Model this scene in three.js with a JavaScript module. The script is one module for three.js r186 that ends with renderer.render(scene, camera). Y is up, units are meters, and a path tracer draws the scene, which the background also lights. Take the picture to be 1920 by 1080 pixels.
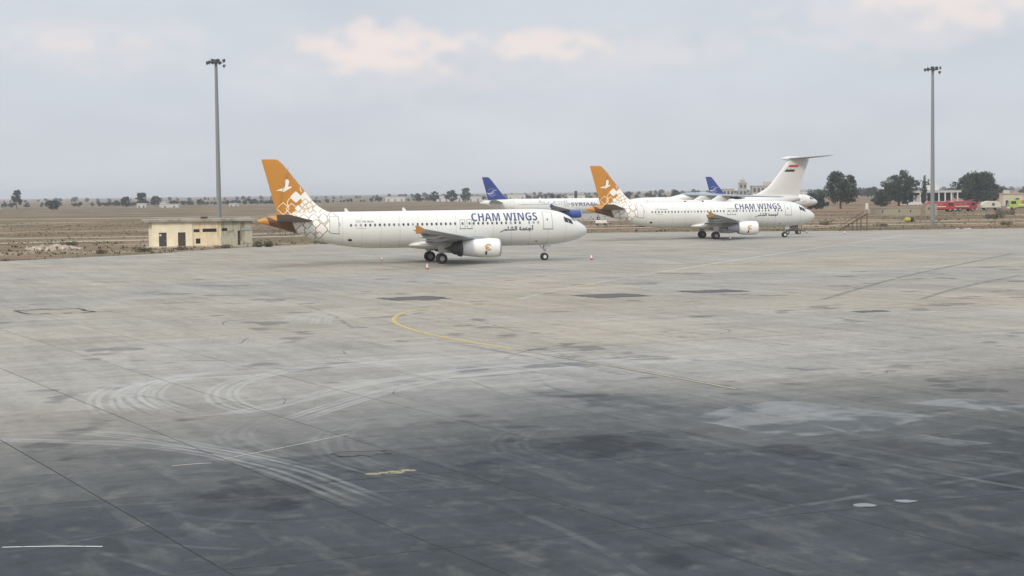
import * as THREE from 'three';
import { mergeGeometries } from 'three/addons/utils/BufferGeometryUtils.js';

// ---------------------------------------------------------------- camera, sky, sun, exposure
const scene = new THREE.Scene();
const camera = new THREE.PerspectiveCamera(18.587, 16 / 9, 0.5, 20000);
camera.position.set(0, 7.9, 0);
camera.rotation.order = 'YXZ';
camera.rotation.set(-3.14 * Math.PI / 180, 0, -0.7 * Math.PI / 180);
scene.add(camera);
const renderer = new THREE.WebGLRenderer();
renderer.toneMapping = THREE.LinearToneMapping;
renderer.toneMappingExposure = 1.0;
renderer.shadowMap.enabled = true;
renderer.setSize(1024, 576);

const sun = new THREE.DirectionalLight(new THREE.Color().setRGB(1, 0.89, 0.74), 2.0);
sun.position.set(-90, 128, 165); sun.target.position.set(0, 0, -150);
sun.position.add(sun.target.position);
sun.castShadow = true; sun.shadow.radius = 22;
sun.shadow.camera.left = -250; sun.shadow.camera.right = 250; sun.shadow.camera.top = 250; sun.shadow.camera.bottom = -250; sun.shadow.camera.far = 900;
sun.shadow.mapSize.set(2048, 2048);
scene.add(sun, sun.target);

// ---------------------------------------------------------------- noise
function rng(seed) { let a = seed >>> 0; return () => { a = (a + 0x6D2B79F5) | 0; let t = Math.imul(a ^ (a >>> 15), 1 | a); t = (t + Math.imul(t ^ (t >>> 7), 61 | t)) ^ t; return ((t ^ (t >>> 14)) >>> 0) / 4294967296; }; }
const NT = new Float32Array(65536); { const r = rng(7); for (let i = 0; i < 65536; i++) NT[i] = r(); }
function vn(x, y) {
  const xi = Math.floor(x), yi = Math.floor(y); let fx = x - xi, fy = y - yi;
  fx = fx * fx * (3 - 2 * fx); fy = fy * fy * (3 - 2 * fy);
  const a = (xi & 255), b = ((xi + 1) & 255), c = (yi & 255) << 8, d = ((yi + 1) & 255) << 8;
  const p = NT[a | c], q = NT[b | c], r = NT[a | d], s = NT[b | d];
  return p + (q - p) * fx + (r - p + (p - q - r + s) * fx) * fy;
}
function fbm(x, y, n) { let s = 0, a = .5, t = 0; for (let i = 0; i < n; i++) { s += a * vn(x, y); t += a; a *= .5; x = x * 2.03 + 17.3; y = y * 2.03 + 5.7; } return s / t; }
const sst = (a, b, x) => { x = Math.min(1, Math.max(0, (x - a) / (b - a))); return x * x * (3 - 2 * x); };
const mix = (a, b, t) => a + (b - a) * t;
const lin = (v) => { v /= 255; return v <= .04045 ? v / 12.92 : ((v + .055) / 1.055) ** 2.4; };
const enc = (v) => Math.round(255 * Math.min(1, Math.max(0, v <= .0031308 ? v * 12.92 : 1.055 * v ** (1 / 2.4) - .055)));
const ENC = new Uint8Array(4097); for (let i = 0; i <= 4096; i++) ENC[i] = enc(i / 4096);
const e8 = (v) => ENC[v <= 0 ? 0 : v >= 1 ? 4096 : (v * 4096) | 0];
const C = (r, g, b) => new THREE.Color().setRGB(r, g, b);

// sky: even evening overcast, brighter towards the zenith, with soft sunlit banks of cloud
{
  const W = 2048, Hh = 1024, d = new Float32Array(W * Hh * 4);
  const banks = [[-3.75, 4.75, 2.5, .85, 1], [.9, 4.8, 2.3, .5, .9], [-1.2, 4.55, 2.6, .5, .22], [14.2, 5.95, 3.3, .8, .8], [-13.9, 4.95, 1.0, .38, .6], [-12.0, 4.95, .7, .3, .45], [-2.6, 3.9, 2.2, .35, .3], [4.2, 4.4, 2.4, .35, .3], [10.6, 5.4, 2.0, .4, .3]];
  banks.push([-3.4, 4.35, 4.6, 1.2, .2], [2.8, 4.6, 5, .8, .2], [-13, 4.9, 3.4, .9, .22], [13, 5.6, 5, 1.1, .3]); const r = rng(41);
  for (let i = 0; i < 170; i++) { const az = 20 + r() * 320; banks.push([az > 180 ? az - 360 : az, 3.5 + r() * 22, 1 + r() * 3, .35 + r() * .6, .3 + r() * .7]); }
  for (let j = 0; j < Hh; j++) {
    const el = ((j + .5) / Hh - .5) * 180, se = Math.sin(el * Math.PI / 180);
    const near = el > -2 && el < 28 ? banks.filter((b) => Math.abs(b[1] - el) < b[3] * 2.6) : [];
    for (let i = 0; i < W; i++) {
      let az = ((i + .5) / W - .25) * 360; if (az > 180) az -= 360;
      const ca = Math.cos(az * Math.PI / 180), sa = Math.sin(az * Math.PI / 180), k = (j * W + i) * 4;
      const up = Math.max(0, se);
      const bright = (1 + .85 * sst(.1, 1, up) + .2 * up);
      // long grey layers
      const n1 = fbm(sa * 9 + 40 + ca * 2, el * .55 + ca * 3 + 20, 4), n2 = fbm(sa * 28 + 90 + ca * 5, el * 1.3 + 60, 3);
      const t = (n1 - .5) * .15 + (n2 - .5) * .07;
      const hz = Math.exp(-Math.max(0, el) / 2.2);
      let R = mix(lin(205), lin(213), hz), G = mix(lin(212), lin(215), hz), B = mix(lin(221), lin(219), hz);
      R *= 1 + t * 1.12; G *= 1 + t; B *= 1 + t * .82;
      let c = 0, nn = -1;
      for (const b of near) {
        let da = az - b[0]; if (da > 180) da -= 360; if (da < -180) da += 360;
        if (Math.abs(da) > b[2] * 2.4) continue;
        const yy = (el - b[1]) / b[3], q = (da / b[2]) ** 2 + (yy < 0 ? yy * .8 : yy * 1.15) ** 2;
        if (nn < 0) nn = fbm(az * 1.5 + 203, el * 3.6 + 100, 5);
        c = Math.max(c, b[4] * sst(1.35, .15, q + (nn - .5) * 3.0));
      }
      R = mix(R, lin(243), c * .9); G = mix(G, lin(230), c * .9); B = mix(B, lin(225), c * .9);
      if (el < 0) { R = lin(205); G = lin(205); B = lin(206); }
      d[k] = R * bright; d[k + 1] = G * bright; d[k + 2] = B * bright; d[k + 3] = 1;
    }
  }
  const t = new THREE.DataTexture(d, W, Hh, THREE.RGBAFormat, THREE.FloatType);
  t.mapping = THREE.EquirectangularReflectionMapping; t.magFilter = t.minFilter = THREE.LinearFilter; t.needsUpdate = true;
  scene.background = t; scene.environment = t;
}
scene.fog = new THREE.FogExp2(0xdfe4ea, 0.00015);

// ---------------------------------------------------------------- helpers
const used = {};
function numbered(n) { if (used[n] === undefined) { used[n] = 0; return n; } used[n]++; return n + '_' + String(used[n]).padStart(3, '0'); }
function tag(o, label, category, group, kind) { if (label) o.userData.label = label; if (category) o.userData.category = category; if (group) o.userData.group = group; if (kind) o.userData.kind = kind; return o; }
function thing(name, label, category, [x, y, z], turn = 0, group) { const o = new THREE.Group(); o.name = numbered(name); o.position.set(x, y, z); o.rotation.y = turn; scene.add(o); return tag(o, label, category, group); }
function part(name, geo, mat, parent, label) {
  const g = Array.isArray(geo) ? (geo.length > 1 ? merge(geo) : geo[0]) : geo;
  const m = new THREE.Mesh(g, mat); m.name = name; m.castShadow = m.receiveShadow = true; parent.add(m); if (label) m.userData.label = label; return m;
}
function merge(list) { return mergeGeometries(list.map((g) => { g = g.index ? g.toNonIndexed() : g.clone(); for (const k of Object.keys(g.attributes)) if (!['position', 'normal', 'uv', 'color'].includes(k)) g.deleteAttribute(k); if (!g.attributes.uv) g.setAttribute('uv', new THREE.Float32BufferAttribute(new Float32Array(g.attributes.position.count * 2), 2)); return g; })); }
const std = (r, g, b, rough = .7, extra = {}) => new THREE.MeshStandardMaterial({ color: C(r, g, b), roughness: rough, ...extra });
function box(w, h, d, x = 0, y = 0, z = 0) { const g = new THREE.BoxGeometry(w, h, d); g.translate(x, y, z); return g; }   // centred at x,y,z
function bar(a, b, r, seg = 6, r2 = r) { const A = new THREE.Vector3(...a), B = new THREE.Vector3(...b), L = A.distanceTo(B); const g = new THREE.CylinderGeometry(r2, r, L, seg); g.translate(0, L / 2, 0); g.applyQuaternion(new THREE.Quaternion().setFromUnitVectors(new THREE.Vector3(0, 1, 0), B.clone().sub(A).normalize())); g.translate(...a); return g; }
function grid(nu, nv, fn) {   // fn(i/nu, j/nv) -> [x,y,z,u,v]
  const p = [], uv = [], ix = [];
  for (let j = 0; j <= nv; j++) for (let i = 0; i <= nu; i++) { const q = fn(i / nu, j / nv); p.push(q[0], q[1], q[2]); uv.push(q[3] ?? i / nu, q[4] ?? j / nv); }
  for (let j = 0; j < nv; j++) for (let i = 0; i < nu; i++) { const a = j * (nu + 1) + i, b = a + 1, c = a + nu + 1, d = c + 1; ix.push(a, b, d, a, d, c); }
  const g = new THREE.BufferGeometry(); g.setAttribute('position', new THREE.Float32BufferAttribute(p, 3)); g.setAttribute('uv', new THREE.Float32BufferAttribute(uv, 2)); g.setIndex(ix); g.computeVertexNormals(); return g;
}
function dataTex(buf, W, H, srgb = true) { const t = new THREE.DataTexture(buf, W, H, THREE.RGBAFormat); if (srgb) t.colorSpace = THREE.SRGBColorSpace; t.magFilter = THREE.LinearFilter; t.minFilter = THREE.LinearMipmapLinearFilter; t.generateMipmaps = true; t.needsUpdate = true; return t; }

// fine relief shared by concrete and plaster
const grainTex = (() => { const N = 512, b = new Uint8Array(N * N * 4); const r = rng(3); for (let j = 0; j < N; j++) for (let i = 0; i < N; i++) { const v = 255 * (.55 * vn(i * .25, j * .25) + .25 * vn(i * .06 + 9, j * .06) + .2 * r()); const k = (j * N + i) * 4; b[k] = b[k + 1] = b[k + 2] = v; b[k + 3] = 255; } const t = dataTex(b, N, N, false); t.wrapS = t.wrapT = THREE.RepeatWrapping; return t; })();

// ---------------------------------------------------------------- apron concrete (n = metres in front, = -z)
const aA = -62.5 * Math.PI / 180, aB = 23.2 * Math.PI / 180;
const dA = [Math.cos(aA), Math.sin(aA)], dB = [Math.cos(aB), Math.sin(aB)];            // joint directions in (x, n)
const SL = 4.95, O = [-11.6, 57.8 + .06];                                              // slab side, a point on a long joint
// skew coordinates: p = O + i*SL*dB' + j*SL*dA'
const det = dB[0] * dA[1] - dB[1] * dA[0];
function toIJ(x, n) { const px = x - O[0], pn = n - O[1]; return [(px * dA[1] - pn * dA[0]) / det / SL, (dB[0] * pn - dB[1] * px) / det / SL + .62]; }
function fromIJ(i, j) { j -= .62; return [O[0] + SL * (i * dB[0] + j * dA[0]), O[1] + SL * (i * dB[1] + j * dA[1])]; }
function h2(i, j, k = 0) { const s = Math.sin(i * 127.1 + j * 311.7 + k * 74.7) * 43758.5453; return s - Math.floor(s); }
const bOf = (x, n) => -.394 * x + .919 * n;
// fuel and rubber stains by slab and blotch, plus foreground shade painted in
function stainShade(x, n, ci, cj, cx, cn) {
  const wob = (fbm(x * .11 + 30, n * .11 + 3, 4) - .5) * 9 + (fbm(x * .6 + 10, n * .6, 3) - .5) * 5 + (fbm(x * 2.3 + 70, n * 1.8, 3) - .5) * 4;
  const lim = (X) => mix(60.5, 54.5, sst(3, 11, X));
  const a = sst(17, -25, bOf(x, n) + wob - lim(x));  // smooth fade towards the camera: foreground shade put into the concrete colour
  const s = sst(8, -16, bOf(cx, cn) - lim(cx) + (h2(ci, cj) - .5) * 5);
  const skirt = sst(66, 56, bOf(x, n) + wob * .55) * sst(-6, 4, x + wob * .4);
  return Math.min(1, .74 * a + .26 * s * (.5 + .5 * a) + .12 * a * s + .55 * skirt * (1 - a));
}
function inPoly(P, x, n) { let c = false; for (let i = 0, j = P.length - 1; i < P.length; j = i++) { const [xi, ni] = P[i], [xj, nj] = P[j]; if ((ni > n) !== (nj > n) && x < (xj - xi) * (n - ni) / (nj - ni) + xi) c = !c; } return c; }
const SPREAD = [[0, 0], [1, 0], [-1, 0], [0, 1.4], [0, -1.4], [.6, .8], [-.6, .8], [.6, -.8], [-.6, -.8], [1.6, 1.2], [-1.6, -1.2], [1.5, -1.6], [-1.5, 1.6]];
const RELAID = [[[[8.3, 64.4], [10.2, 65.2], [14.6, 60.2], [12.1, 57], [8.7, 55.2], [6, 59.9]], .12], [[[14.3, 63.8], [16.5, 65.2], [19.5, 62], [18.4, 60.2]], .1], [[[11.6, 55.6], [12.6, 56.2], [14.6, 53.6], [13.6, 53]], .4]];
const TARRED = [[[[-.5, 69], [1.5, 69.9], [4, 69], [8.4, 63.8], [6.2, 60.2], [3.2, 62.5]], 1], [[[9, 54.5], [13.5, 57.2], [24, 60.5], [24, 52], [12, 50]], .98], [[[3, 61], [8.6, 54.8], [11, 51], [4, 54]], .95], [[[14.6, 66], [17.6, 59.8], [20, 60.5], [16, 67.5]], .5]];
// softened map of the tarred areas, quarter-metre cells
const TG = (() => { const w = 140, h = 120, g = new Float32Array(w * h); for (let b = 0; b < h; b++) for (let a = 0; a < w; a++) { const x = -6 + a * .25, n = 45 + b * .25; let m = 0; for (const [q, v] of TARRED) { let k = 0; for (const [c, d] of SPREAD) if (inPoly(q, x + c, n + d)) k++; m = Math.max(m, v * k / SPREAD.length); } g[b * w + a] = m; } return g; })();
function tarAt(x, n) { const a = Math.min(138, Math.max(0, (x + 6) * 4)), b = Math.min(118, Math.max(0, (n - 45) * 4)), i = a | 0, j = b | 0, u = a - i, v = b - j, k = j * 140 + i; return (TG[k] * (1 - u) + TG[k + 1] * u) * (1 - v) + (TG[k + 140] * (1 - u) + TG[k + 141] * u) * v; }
function concrete(x, n, out, detail) {
  const [fi, fj] = toIJ(x, n), ci = Math.floor(fi), cj = Math.floor(fj), [cx, cn] = fromIJ(ci + .5, cj + .5);
  const L = fbm(x * .035 + 4, n * .035 + 8, 3), M = fbm(x * .3 + 50, n * .22 + 13, 4), F = vn(x * 3.1, n * 2.3) * .6 + vn(x * 9.7 + 3, n * 8.1) * .4;
  // streaks swept along the joints
  const ua = (x * dA[0] + n * dA[1]), ub = (x * dB[0] + n * dB[1]);
  const st = fbm(ua * .12 + 7, ub * 1.5 + 2, 3), st2 = fbm(ub * .1 + 31, ua * 1.3 + 9, 3);
  let t = 1 + (L - .5) * .16 + (M - .5) * .2 + (F - .5) * .26 + (st - .5) * .26 + (st2 - .5) * .24 + (h2(ci, cj, 1) - .5) * .14;
  const w = (fbm(x * .05 + 77, n * .05 + 70, 3) - .5) * .16;
  let R = .308 * t * (1 + w), G = .285 * t * (1 + w * .3), B = .244 * t * (1 - w);
  const stained = detail && bOf(x, n) < 84; let s = stained ? stainShade(x, n, ci, cj, cx, cn) : 0;  // reach of the stains and the painted foreground shade
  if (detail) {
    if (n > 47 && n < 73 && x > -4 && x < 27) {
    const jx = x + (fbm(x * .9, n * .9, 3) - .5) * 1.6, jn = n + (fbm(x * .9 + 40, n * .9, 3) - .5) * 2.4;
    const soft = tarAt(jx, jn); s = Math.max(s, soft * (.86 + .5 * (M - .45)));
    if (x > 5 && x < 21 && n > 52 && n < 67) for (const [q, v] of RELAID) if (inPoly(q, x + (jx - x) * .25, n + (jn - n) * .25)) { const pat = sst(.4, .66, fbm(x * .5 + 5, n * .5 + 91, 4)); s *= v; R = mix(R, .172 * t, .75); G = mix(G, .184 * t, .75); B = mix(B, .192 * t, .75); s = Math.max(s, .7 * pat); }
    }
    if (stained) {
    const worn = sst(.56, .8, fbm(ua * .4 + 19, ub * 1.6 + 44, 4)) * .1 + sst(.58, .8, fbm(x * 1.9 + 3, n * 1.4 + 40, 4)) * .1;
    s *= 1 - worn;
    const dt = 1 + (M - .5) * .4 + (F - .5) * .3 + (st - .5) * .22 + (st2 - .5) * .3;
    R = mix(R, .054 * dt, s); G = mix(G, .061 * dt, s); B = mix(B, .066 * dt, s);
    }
    const oil = sst(.69, .78, fbm(x * .34 + 130, n * .34 + 61, 4)) * .35; R *= 1 - oil; G *= 1 - oil; B *= 1 - oil * .92;
  }
  out[0] = R; out[1] = G; out[2] = B;
}
function zone(x0, x1, n0, n1, W, H, detail) {
  const b = new Uint8Array(W * H * 4), o = [0, 0, 0];
  for (let j = 0; j < H; j++) for (let i = 0; i < W; i++) { concrete(x0 + (i + .5) / W * (x1 - x0), n0 + (j + .5) / H * (n1 - n0), o, detail); const k = (j * W + i) * 4; const g = .9 + .2 * NT[(i * 2654435761 + j * 40503) >>> 7 & 65535]; b[k] = e8(o[0] * g); b[k + 1] = e8(o[1] * g); b[k + 2] = e8(o[2] * g); b[k + 3] = 255; }
  return { x0, x1, n0, n1, W, H, b };
}
function smooth(pts, step) { const c = new THREE.CatmullRomCurve3(pts.map((p) => new THREE.Vector3(p[0], 0, p[1])), false, 'centripetal'); const L = c.getLength(); return c.getSpacedPoints(Math.max(4, Math.ceil(L / step))).map((v) => [v.x, v.z]); }
function stroke(Z, pts, width, rgb, alpha, seed = 0, breakup = .5) {   // rubber, scratches and worn paint drawn into the concrete
  const P = smooth(pts, .5), sx = Z.W / (Z.x1 - Z.x0), sy = Z.H / (Z.n1 - Z.n0), cov = new Map();
  for (let q = 0; q + 1 < P.length; q++) {
    const [ax, ay] = P[q], [bx, by] = P[q + 1], e = Math.min(1, Math.min(q, P.length - 2 - q) / 6 + .15);
    const i0 = Math.max(0, Math.floor((Math.min(ax, bx) - width - Z.x0) * sx)), i1 = Math.min(Z.W - 1, Math.ceil((Math.max(ax, bx) + width - Z.x0) * sx));
    const j0 = Math.max(0, Math.floor((Math.min(ay, by) - width - Z.n0) * sy)), j1 = Math.min(Z.H - 1, Math.ceil((Math.max(ay, by) + width - Z.n0) * sy));
    const dx = bx - ax, dy = by - ay, l2 = dx * dx + dy * dy || 1e-6;
    for (let j = j0; j <= j1; j++) for (let i = i0; i <= i1; i++) {
      const x = Z.x0 + (i + .5) / sx, y = Z.n0 + (j + .5) / sy; let t = ((x - ax) * dx + (y - ay) * dy) / l2; t = Math.min(1, Math.max(0, t));
      const d = Math.hypot(x - ax - t * dx, y - ay - t * dy); if (d > width * .62) continue;
      const a = e * sst(width * .62, width * .38, d), k = j * Z.W + i; if ((cov.get(k) || 0) < a) cov.set(k, a);
    }
  }
  for (const [k, a] of cov) {
    const i = k % Z.W, j = (k / Z.W) | 0, x = i / sx, y = j / sy;
    const br = 1 - breakup + breakup * 1.6 * sst(.3, .7, fbm((x * .8 + y * .6) * 1.3 + seed * 9, (y * .8 - x * .6) * 1.1, 4));
    const A = Math.min(1, a * alpha * br), c = k * 4;
    for (let m = 0; m < 3; m++) Z.b[c + m] = mix(Z.b[c + m], e8(rgb[m]), A);
  }
}
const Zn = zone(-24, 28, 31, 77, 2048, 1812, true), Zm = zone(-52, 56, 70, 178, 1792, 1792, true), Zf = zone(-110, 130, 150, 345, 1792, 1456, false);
const PALE = [.43, .43, .42], RUB = [.075, .08, .085], WHT = [.62, .62, .58];
{
  const both = (p, w, c, a, s, br) => { stroke(Zn, p, w, c, a, s, br); stroke(Zm, p, w, c, a, s, br); };
  const arcs = [[[-15, 63.1], [-16.1, 66.4], [-16.7, 69.6], [-16.6, 72.8], [-14.5, 75.3], [-10, 77]], [[-12.3, 62.9], [-13.7, 65.3], [-14.9, 68.3], [-15.4, 72.1], [-15.2, 75.4], [-13.6, 79]], [[-9.4, 62.6], [-11.1, 65.6], [-12, 68.6], [-12.3, 71.8], [-11.9, 75], [-9.7, 79.7], [-4.1, 83.6], [4, 86]], [[-17.2, 58.4], [-14.4, 58.2], [-10.1, 54.2], [-6, 49]], [[-20, 57.4], [-16.7, 56.7], [-12.9, 55.6], [-10, 53.6], [-7.4, 50.3], [-4, 44]], [[-12.4, 62.1], [-10.5, 63.4], [-9, 66.5], [-7, 71.8], [-3.8, 76.7], [0, 79.8], [8, 83]], [[-8.5, 60.3], [-7.5, 63.9], [-5.6, 69.7], [-2.3, 75.4], [3, 79]], [[-14.3, 108.2], [-14, 115.2], [-11.8, 121.1]], [[-12.2, 105.7], [-12.5, 113.9], [-10.4, 122.6]], [[-17.5, 69.1], [-17.1, 70.9], [-16.2, 74.8], [-13, 79]], [[-13.2, 62.9], [-14.6, 66], [-15.8, 70], [-15.7, 74], [-14, 77.4]], [[-6, 61], [-6.4, 56], [-5.2, 51], [-1.5, 46]], [[-9.6, 61], [-9.8, 57.5], [-8.6, 54], [-6.3, 50.5]], [[1.5, 60], [-.4, 57], [-.6, 53], [1, 49.6]]];
  arcs.forEach((p, i) => { for (const o of [0, .34, .8, 1.1]) both(p.map(([x, n]) => [x + o, n + o * .35]), .2, PALE, [.4, .4, .44, .3, .3, .42, .42, .36, .34, .4, .4, .1, .12, .07][i], i + o, .25); });
  const r = rng(77);
  for (let i = 0; i < 46; i++) {   // more turning marks of tugs and tyres
    const x = -16 + r() * 34, n = 36 + r() * 46, a0 = r() * 6.28, R = 2 + r() * 9, sp = .5 + r() * 1.3, p = [];
    for (let q = 0; q <= 6; q++) { const a = a0 + sp * q / 6; p.push([x + R * Math.cos(a), n + R * 1.3 * Math.sin(a)]); }
    const pale = r() < .72; both(p, .14 + r() * .2, pale ? [.17, .175, .18] : RUB, (pale ? .2 : .3) * (.5 + r() * .8), i, .8);
  }
  for (let i = 0; i < 60; i++) {   // straight wheel tracks
    const x = -20 + r() * 42, n = 36 + r() * 90, a = (r() < .6 ? aA : aB) + (r() - .5) * .5, L = 5 + r() * 18, p = [[x, n], [x + Math.cos(a) * L * .5 + r() - .5, n + Math.sin(a) * L * .5], [x + Math.cos(a) * L, n + Math.sin(a) * L]];
    const pale = r() < .5; both(p, .12 + r() * .25, pale ? [.22, .225, .225] : RUB, .16 + r() * .2, i + 3, .8);
  }
  for (const p of [[[21.2, 122.3], [34, 153.4], [58.4, 204.6]], [[28.2, 122.1], [34.7, 136.3], [45.3, 155.4]], [[10.4, 65], [7.4, 72.2], [4.1, 79.5], [0, 87.9]]]) { both(p, .5, RUB, .4, 4, .5); stroke(Zf, p, .5, RUB, .45, 4, .4); }
  for (let i = 0; i < 18; i++) {   // wandering cracks
    let x = -22 + r() * 46, n = 36 + r() * 80, a = r() * 6.28; const p = [[x, n]], L = 4 + r() * 9 | 0; for (let q = 0; q < L; q++) { a += (r() - .5) * 1.1; x += Math.cos(a) * .7; n += Math.sin(a) * .7; p.push([x, n]); }
    both(p, n > 75 ? .1 : .05, [.05, .05, .05], .6, i, .5);
  }
  for (let i = 0; i < 260; i++) { const x = -22 + r() * 48, n = 35 + r() * 55, q = .05 + r() * r() * .5; both([[x, n], [x + q, n + q * .4], [x + q * 1.4, n + q]], q * .9 + .05, r() < .7 ? [.035, .036, .04] : [.4, .4, .38], .35 + r() * .4, i, .4); }   // drips and specks
  const w1 = [[0, 126.5], [3.4, 139.4], [18.6, 179.7], [65.1, 289.8]]; both(w1, .35, PALE, .5, 5, .5); stroke(Zf, w1, .5, [.5, .49, .45], .6, 5, .4);
  for (let i = 0; i < 60; i++) { const x = -80 + r() * 180, n = 170 + r() * 140, a = aB + (r() - .5) * 1.2 + (r() < .3 ? 1.5 : 0), L = 10 + r() * 40; stroke(Zf, [[x, n], [x + Math.cos(a) * L * .5, n + Math.sin(a) * L * .5 + r() * 2], [x + Math.cos(a) * L, n + Math.sin(a) * L]], .4 + r() * .6, r() < .55 ? [.2, .2, .19] : PALE, .2 + r() * .25, i, .6); }
}
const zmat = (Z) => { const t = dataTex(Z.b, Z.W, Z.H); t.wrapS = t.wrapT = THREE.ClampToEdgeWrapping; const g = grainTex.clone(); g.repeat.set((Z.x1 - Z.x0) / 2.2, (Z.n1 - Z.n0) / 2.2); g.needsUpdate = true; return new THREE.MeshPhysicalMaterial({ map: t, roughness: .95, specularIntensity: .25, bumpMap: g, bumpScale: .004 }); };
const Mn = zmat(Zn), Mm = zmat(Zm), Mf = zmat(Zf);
const apron = new THREE.Group(); apron.name = 'apron'; tag(apron, 'grey concrete aircraft parking apron with stains, painted foreground shade and tyre marks', 'apron', null, 'structure'); scene.add(apron);
function sheet(poly, y, uvf) { const s = new THREE.Shape(poly.map(([x, n]) => new THREE.Vector2(x, n))); const g = new THREE.ShapeGeometry(s, 1), p = g.attributes.position, uv = g.attributes.uv; for (let i = 0; i < p.count; i++) { const x = p.getX(i), n = p.getY(i); p.setXYZ(i, x, y, -n); const q = uvf(x, n); uv.setXY(i, q[0], q[1]); } g.computeVertexNormals(); return g; }
const uvZ = (Z) => (x, n) => [(x - Z.x0) / (Z.x1 - Z.x0), (n - Z.n0) / (Z.n1 - Z.n0)];
const apronEdge = [[-140, -60], [-140, 110], [-63.6, 218.7], [-49.7, 238.1], [-39.5, 266], [-20, 291], [2, 319], [15.2, 329], [35, 327], [58.5, 321.5], [76, 321.8], [94.2, 323.3], [240, 330], [240, -60]];
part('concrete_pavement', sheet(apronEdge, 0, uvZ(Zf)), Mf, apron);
{
  // the slabs one can tell apart, each with its own chamfered edge; wide joints filled with bitumen
  const cells = [];
  for (let i = -40; i < 40; i++) for (let j = -40; j < 40; j++) { const [x, n] = fromIJ(i + .5, j + .5); if (n > 30.5 && n < 172 && Math.abs(x) < n * .295 + 4.2) cells.push([i, j, x, n]); }
  cells.sort((a, b) => a[3] - b[3]);
  const wideB = (j) => [0, -3, 5, 3].includes(j), seal = [], far = [];
  cells.forEach(([i, j, cx, cn], idx) => {
    const Z = cn < 73 ? Zn : Zm, uvf = uvZ(Z), ga = .021 / SL, gb = (b) => (wideB(b) ? .022 : .006) / SL, y = .016 + (h2(i, j, 5) - .5) * .005;
    const ring = (e) => [[i + ga + e, j + gb(j) + e], [i + 1 - ga - e, j + gb(j) + e], [i + 1 - ga - e, j + 1 - gb(j + 1) - e], [i + ga + e, j + 1 - gb(j + 1) - e]].map((q) => fromIJ(...q));
    const T = ring(.0016), S = ring(0), P = [], U = [];
    const v = (q, yy) => { P.push(q[0], yy, -q[1]); U.push(...uvf(q[0], q[1])); };
    for (const [a, b, c] of [[0, 1, 2], [0, 2, 3]]) { v(T[a], y); v(T[b], y); v(T[c], y); }
    for (let k = 0; k < 4; k++) { const m = (k + 1) % 4; v(T[k], y); v(S[k], .003); v(S[m], .003); v(T[k], y); v(S[m], .003); v(T[m], y); }
    const g = new THREE.BufferGeometry(); g.setAttribute('position', new THREE.Float32BufferAttribute(P, 3)); g.setAttribute('uv', new THREE.Float32BufferAttribute(U, 2)); g.computeVertexNormals();
    if (g.attributes.normal.getY(0) < 0) { const a = g.attributes.position.array, u = g.attributes.uv.array; for (let q = 0; q < P.length; q += 9) for (let m = 0; m < 3; m++) [a[q + 3 + m], a[q + 6 + m]] = [a[q + 6 + m], a[q + 3 + m]]; for (let q = 0; q < U.length; q += 6) for (let m = 0; m < 2; m++) [u[q + 2 + m], u[q + 4 + m]] = [u[q + 4 + m], u[q + 2 + m]]; g.computeVertexNormals(); }
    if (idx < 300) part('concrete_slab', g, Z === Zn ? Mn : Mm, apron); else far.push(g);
    const F = [[i, j], [i + 1, j], [i + 1, j + 1], [i, j + 1]].map((q) => fromIJ(...q)), pp = [];
    for (const k of [0, 1, 2, 0, 2, 3]) pp.push(F[k][0], .0065, -F[k][1]);
    const sg = new THREE.BufferGeometry(); sg.setAttribute('position', new THREE.Float32BufferAttribute(pp, 3)); sg.computeVertexNormals(); seal.push(sg);
  });
  if (far.length) part('concrete_slabs_beyond', far, Mm, apron).userData.kind = 'stuff';
  part('joint_sealant', seal, std(.011, .012, .013, .9), apron);
}
function ribbon(pts, w, y, step = .5) { const P = smooth(pts, step), n = P.length - 1; return grid(1, n, (u, v) => { const k = Math.round(v * n), a = P[Math.max(0, k - 1)], b = P[Math.min(n, k + 1)]; let dx = b[0] - a[0], dn = b[1] - a[1]; const l = Math.hypot(dx, dn); dx /= l; dn /= l; const o = (u - .5) * w; return [P[k][0] + dn * o, y, -(P[k][1] - dx * o), u * w, v * n * step]; }); }
// worn paint: blotchy coverage from an alpha map
const wornAlpha = (() => { const N = 512, b = new Uint8Array(N * N * 4); for (let j = 0; j < N; j++) for (let i = 0; i < N; i++) { const v = 255 * sst(.16, .4, .6 * vn(i * .06, j * .03) + .4 * vn(i * .3, j * .22)); const k = (j * N + i) * 4; b[k] = b[k + 1] = b[k + 2] = v; b[k + 3] = 255; } const t = dataTex(b, N, N, false); t.wrapS = t.wrapT = THREE.RepeatWrapping; t.repeat.set(.4, .4); return t; })();
const paint = (r, g, b) => new THREE.MeshStandardMaterial({ color: C(r, g, b), roughness: .8, alphaMap: wornAlpha, transparent: true });
const yellowPaint = paint(.5, .37, .12), palePaint = paint(.42, .4, .34), oldYellow = paint(.26, .23, .14), fadedYellow = paint(.36, .31, .2), whitePaint = paint(.66, .66, .64);
const blob = (x, n, r, seed) => sheet([...Array(26)].map((_, k) => { const a = k / 26 * 6.2832, q = r * (.75 + .5 * vn(Math.cos(a) * 1.5 + seed, Math.sin(a) * 1.5 + seed)); return [x + q * Math.cos(a), n + q * Math.sin(a) * .75]; }), .0245, (x, n) => [x, n]);
part('yellow_guide_line', ribbon([[0, 87.9], [-2.6, 93], [-4.8, 98.2], [-6.2, 102.7], [-7, 106.1], [-7.4, 109.3], [-7.4, 113.1], [-6.9, 116.5], [-5.8, 119.5], [-4.1, 121.4], [-2.3, 122.7], [.7, 124.5]], .26, .0245), yellowPaint, apron, 'worn yellow guide line curving in a hook');
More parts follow.
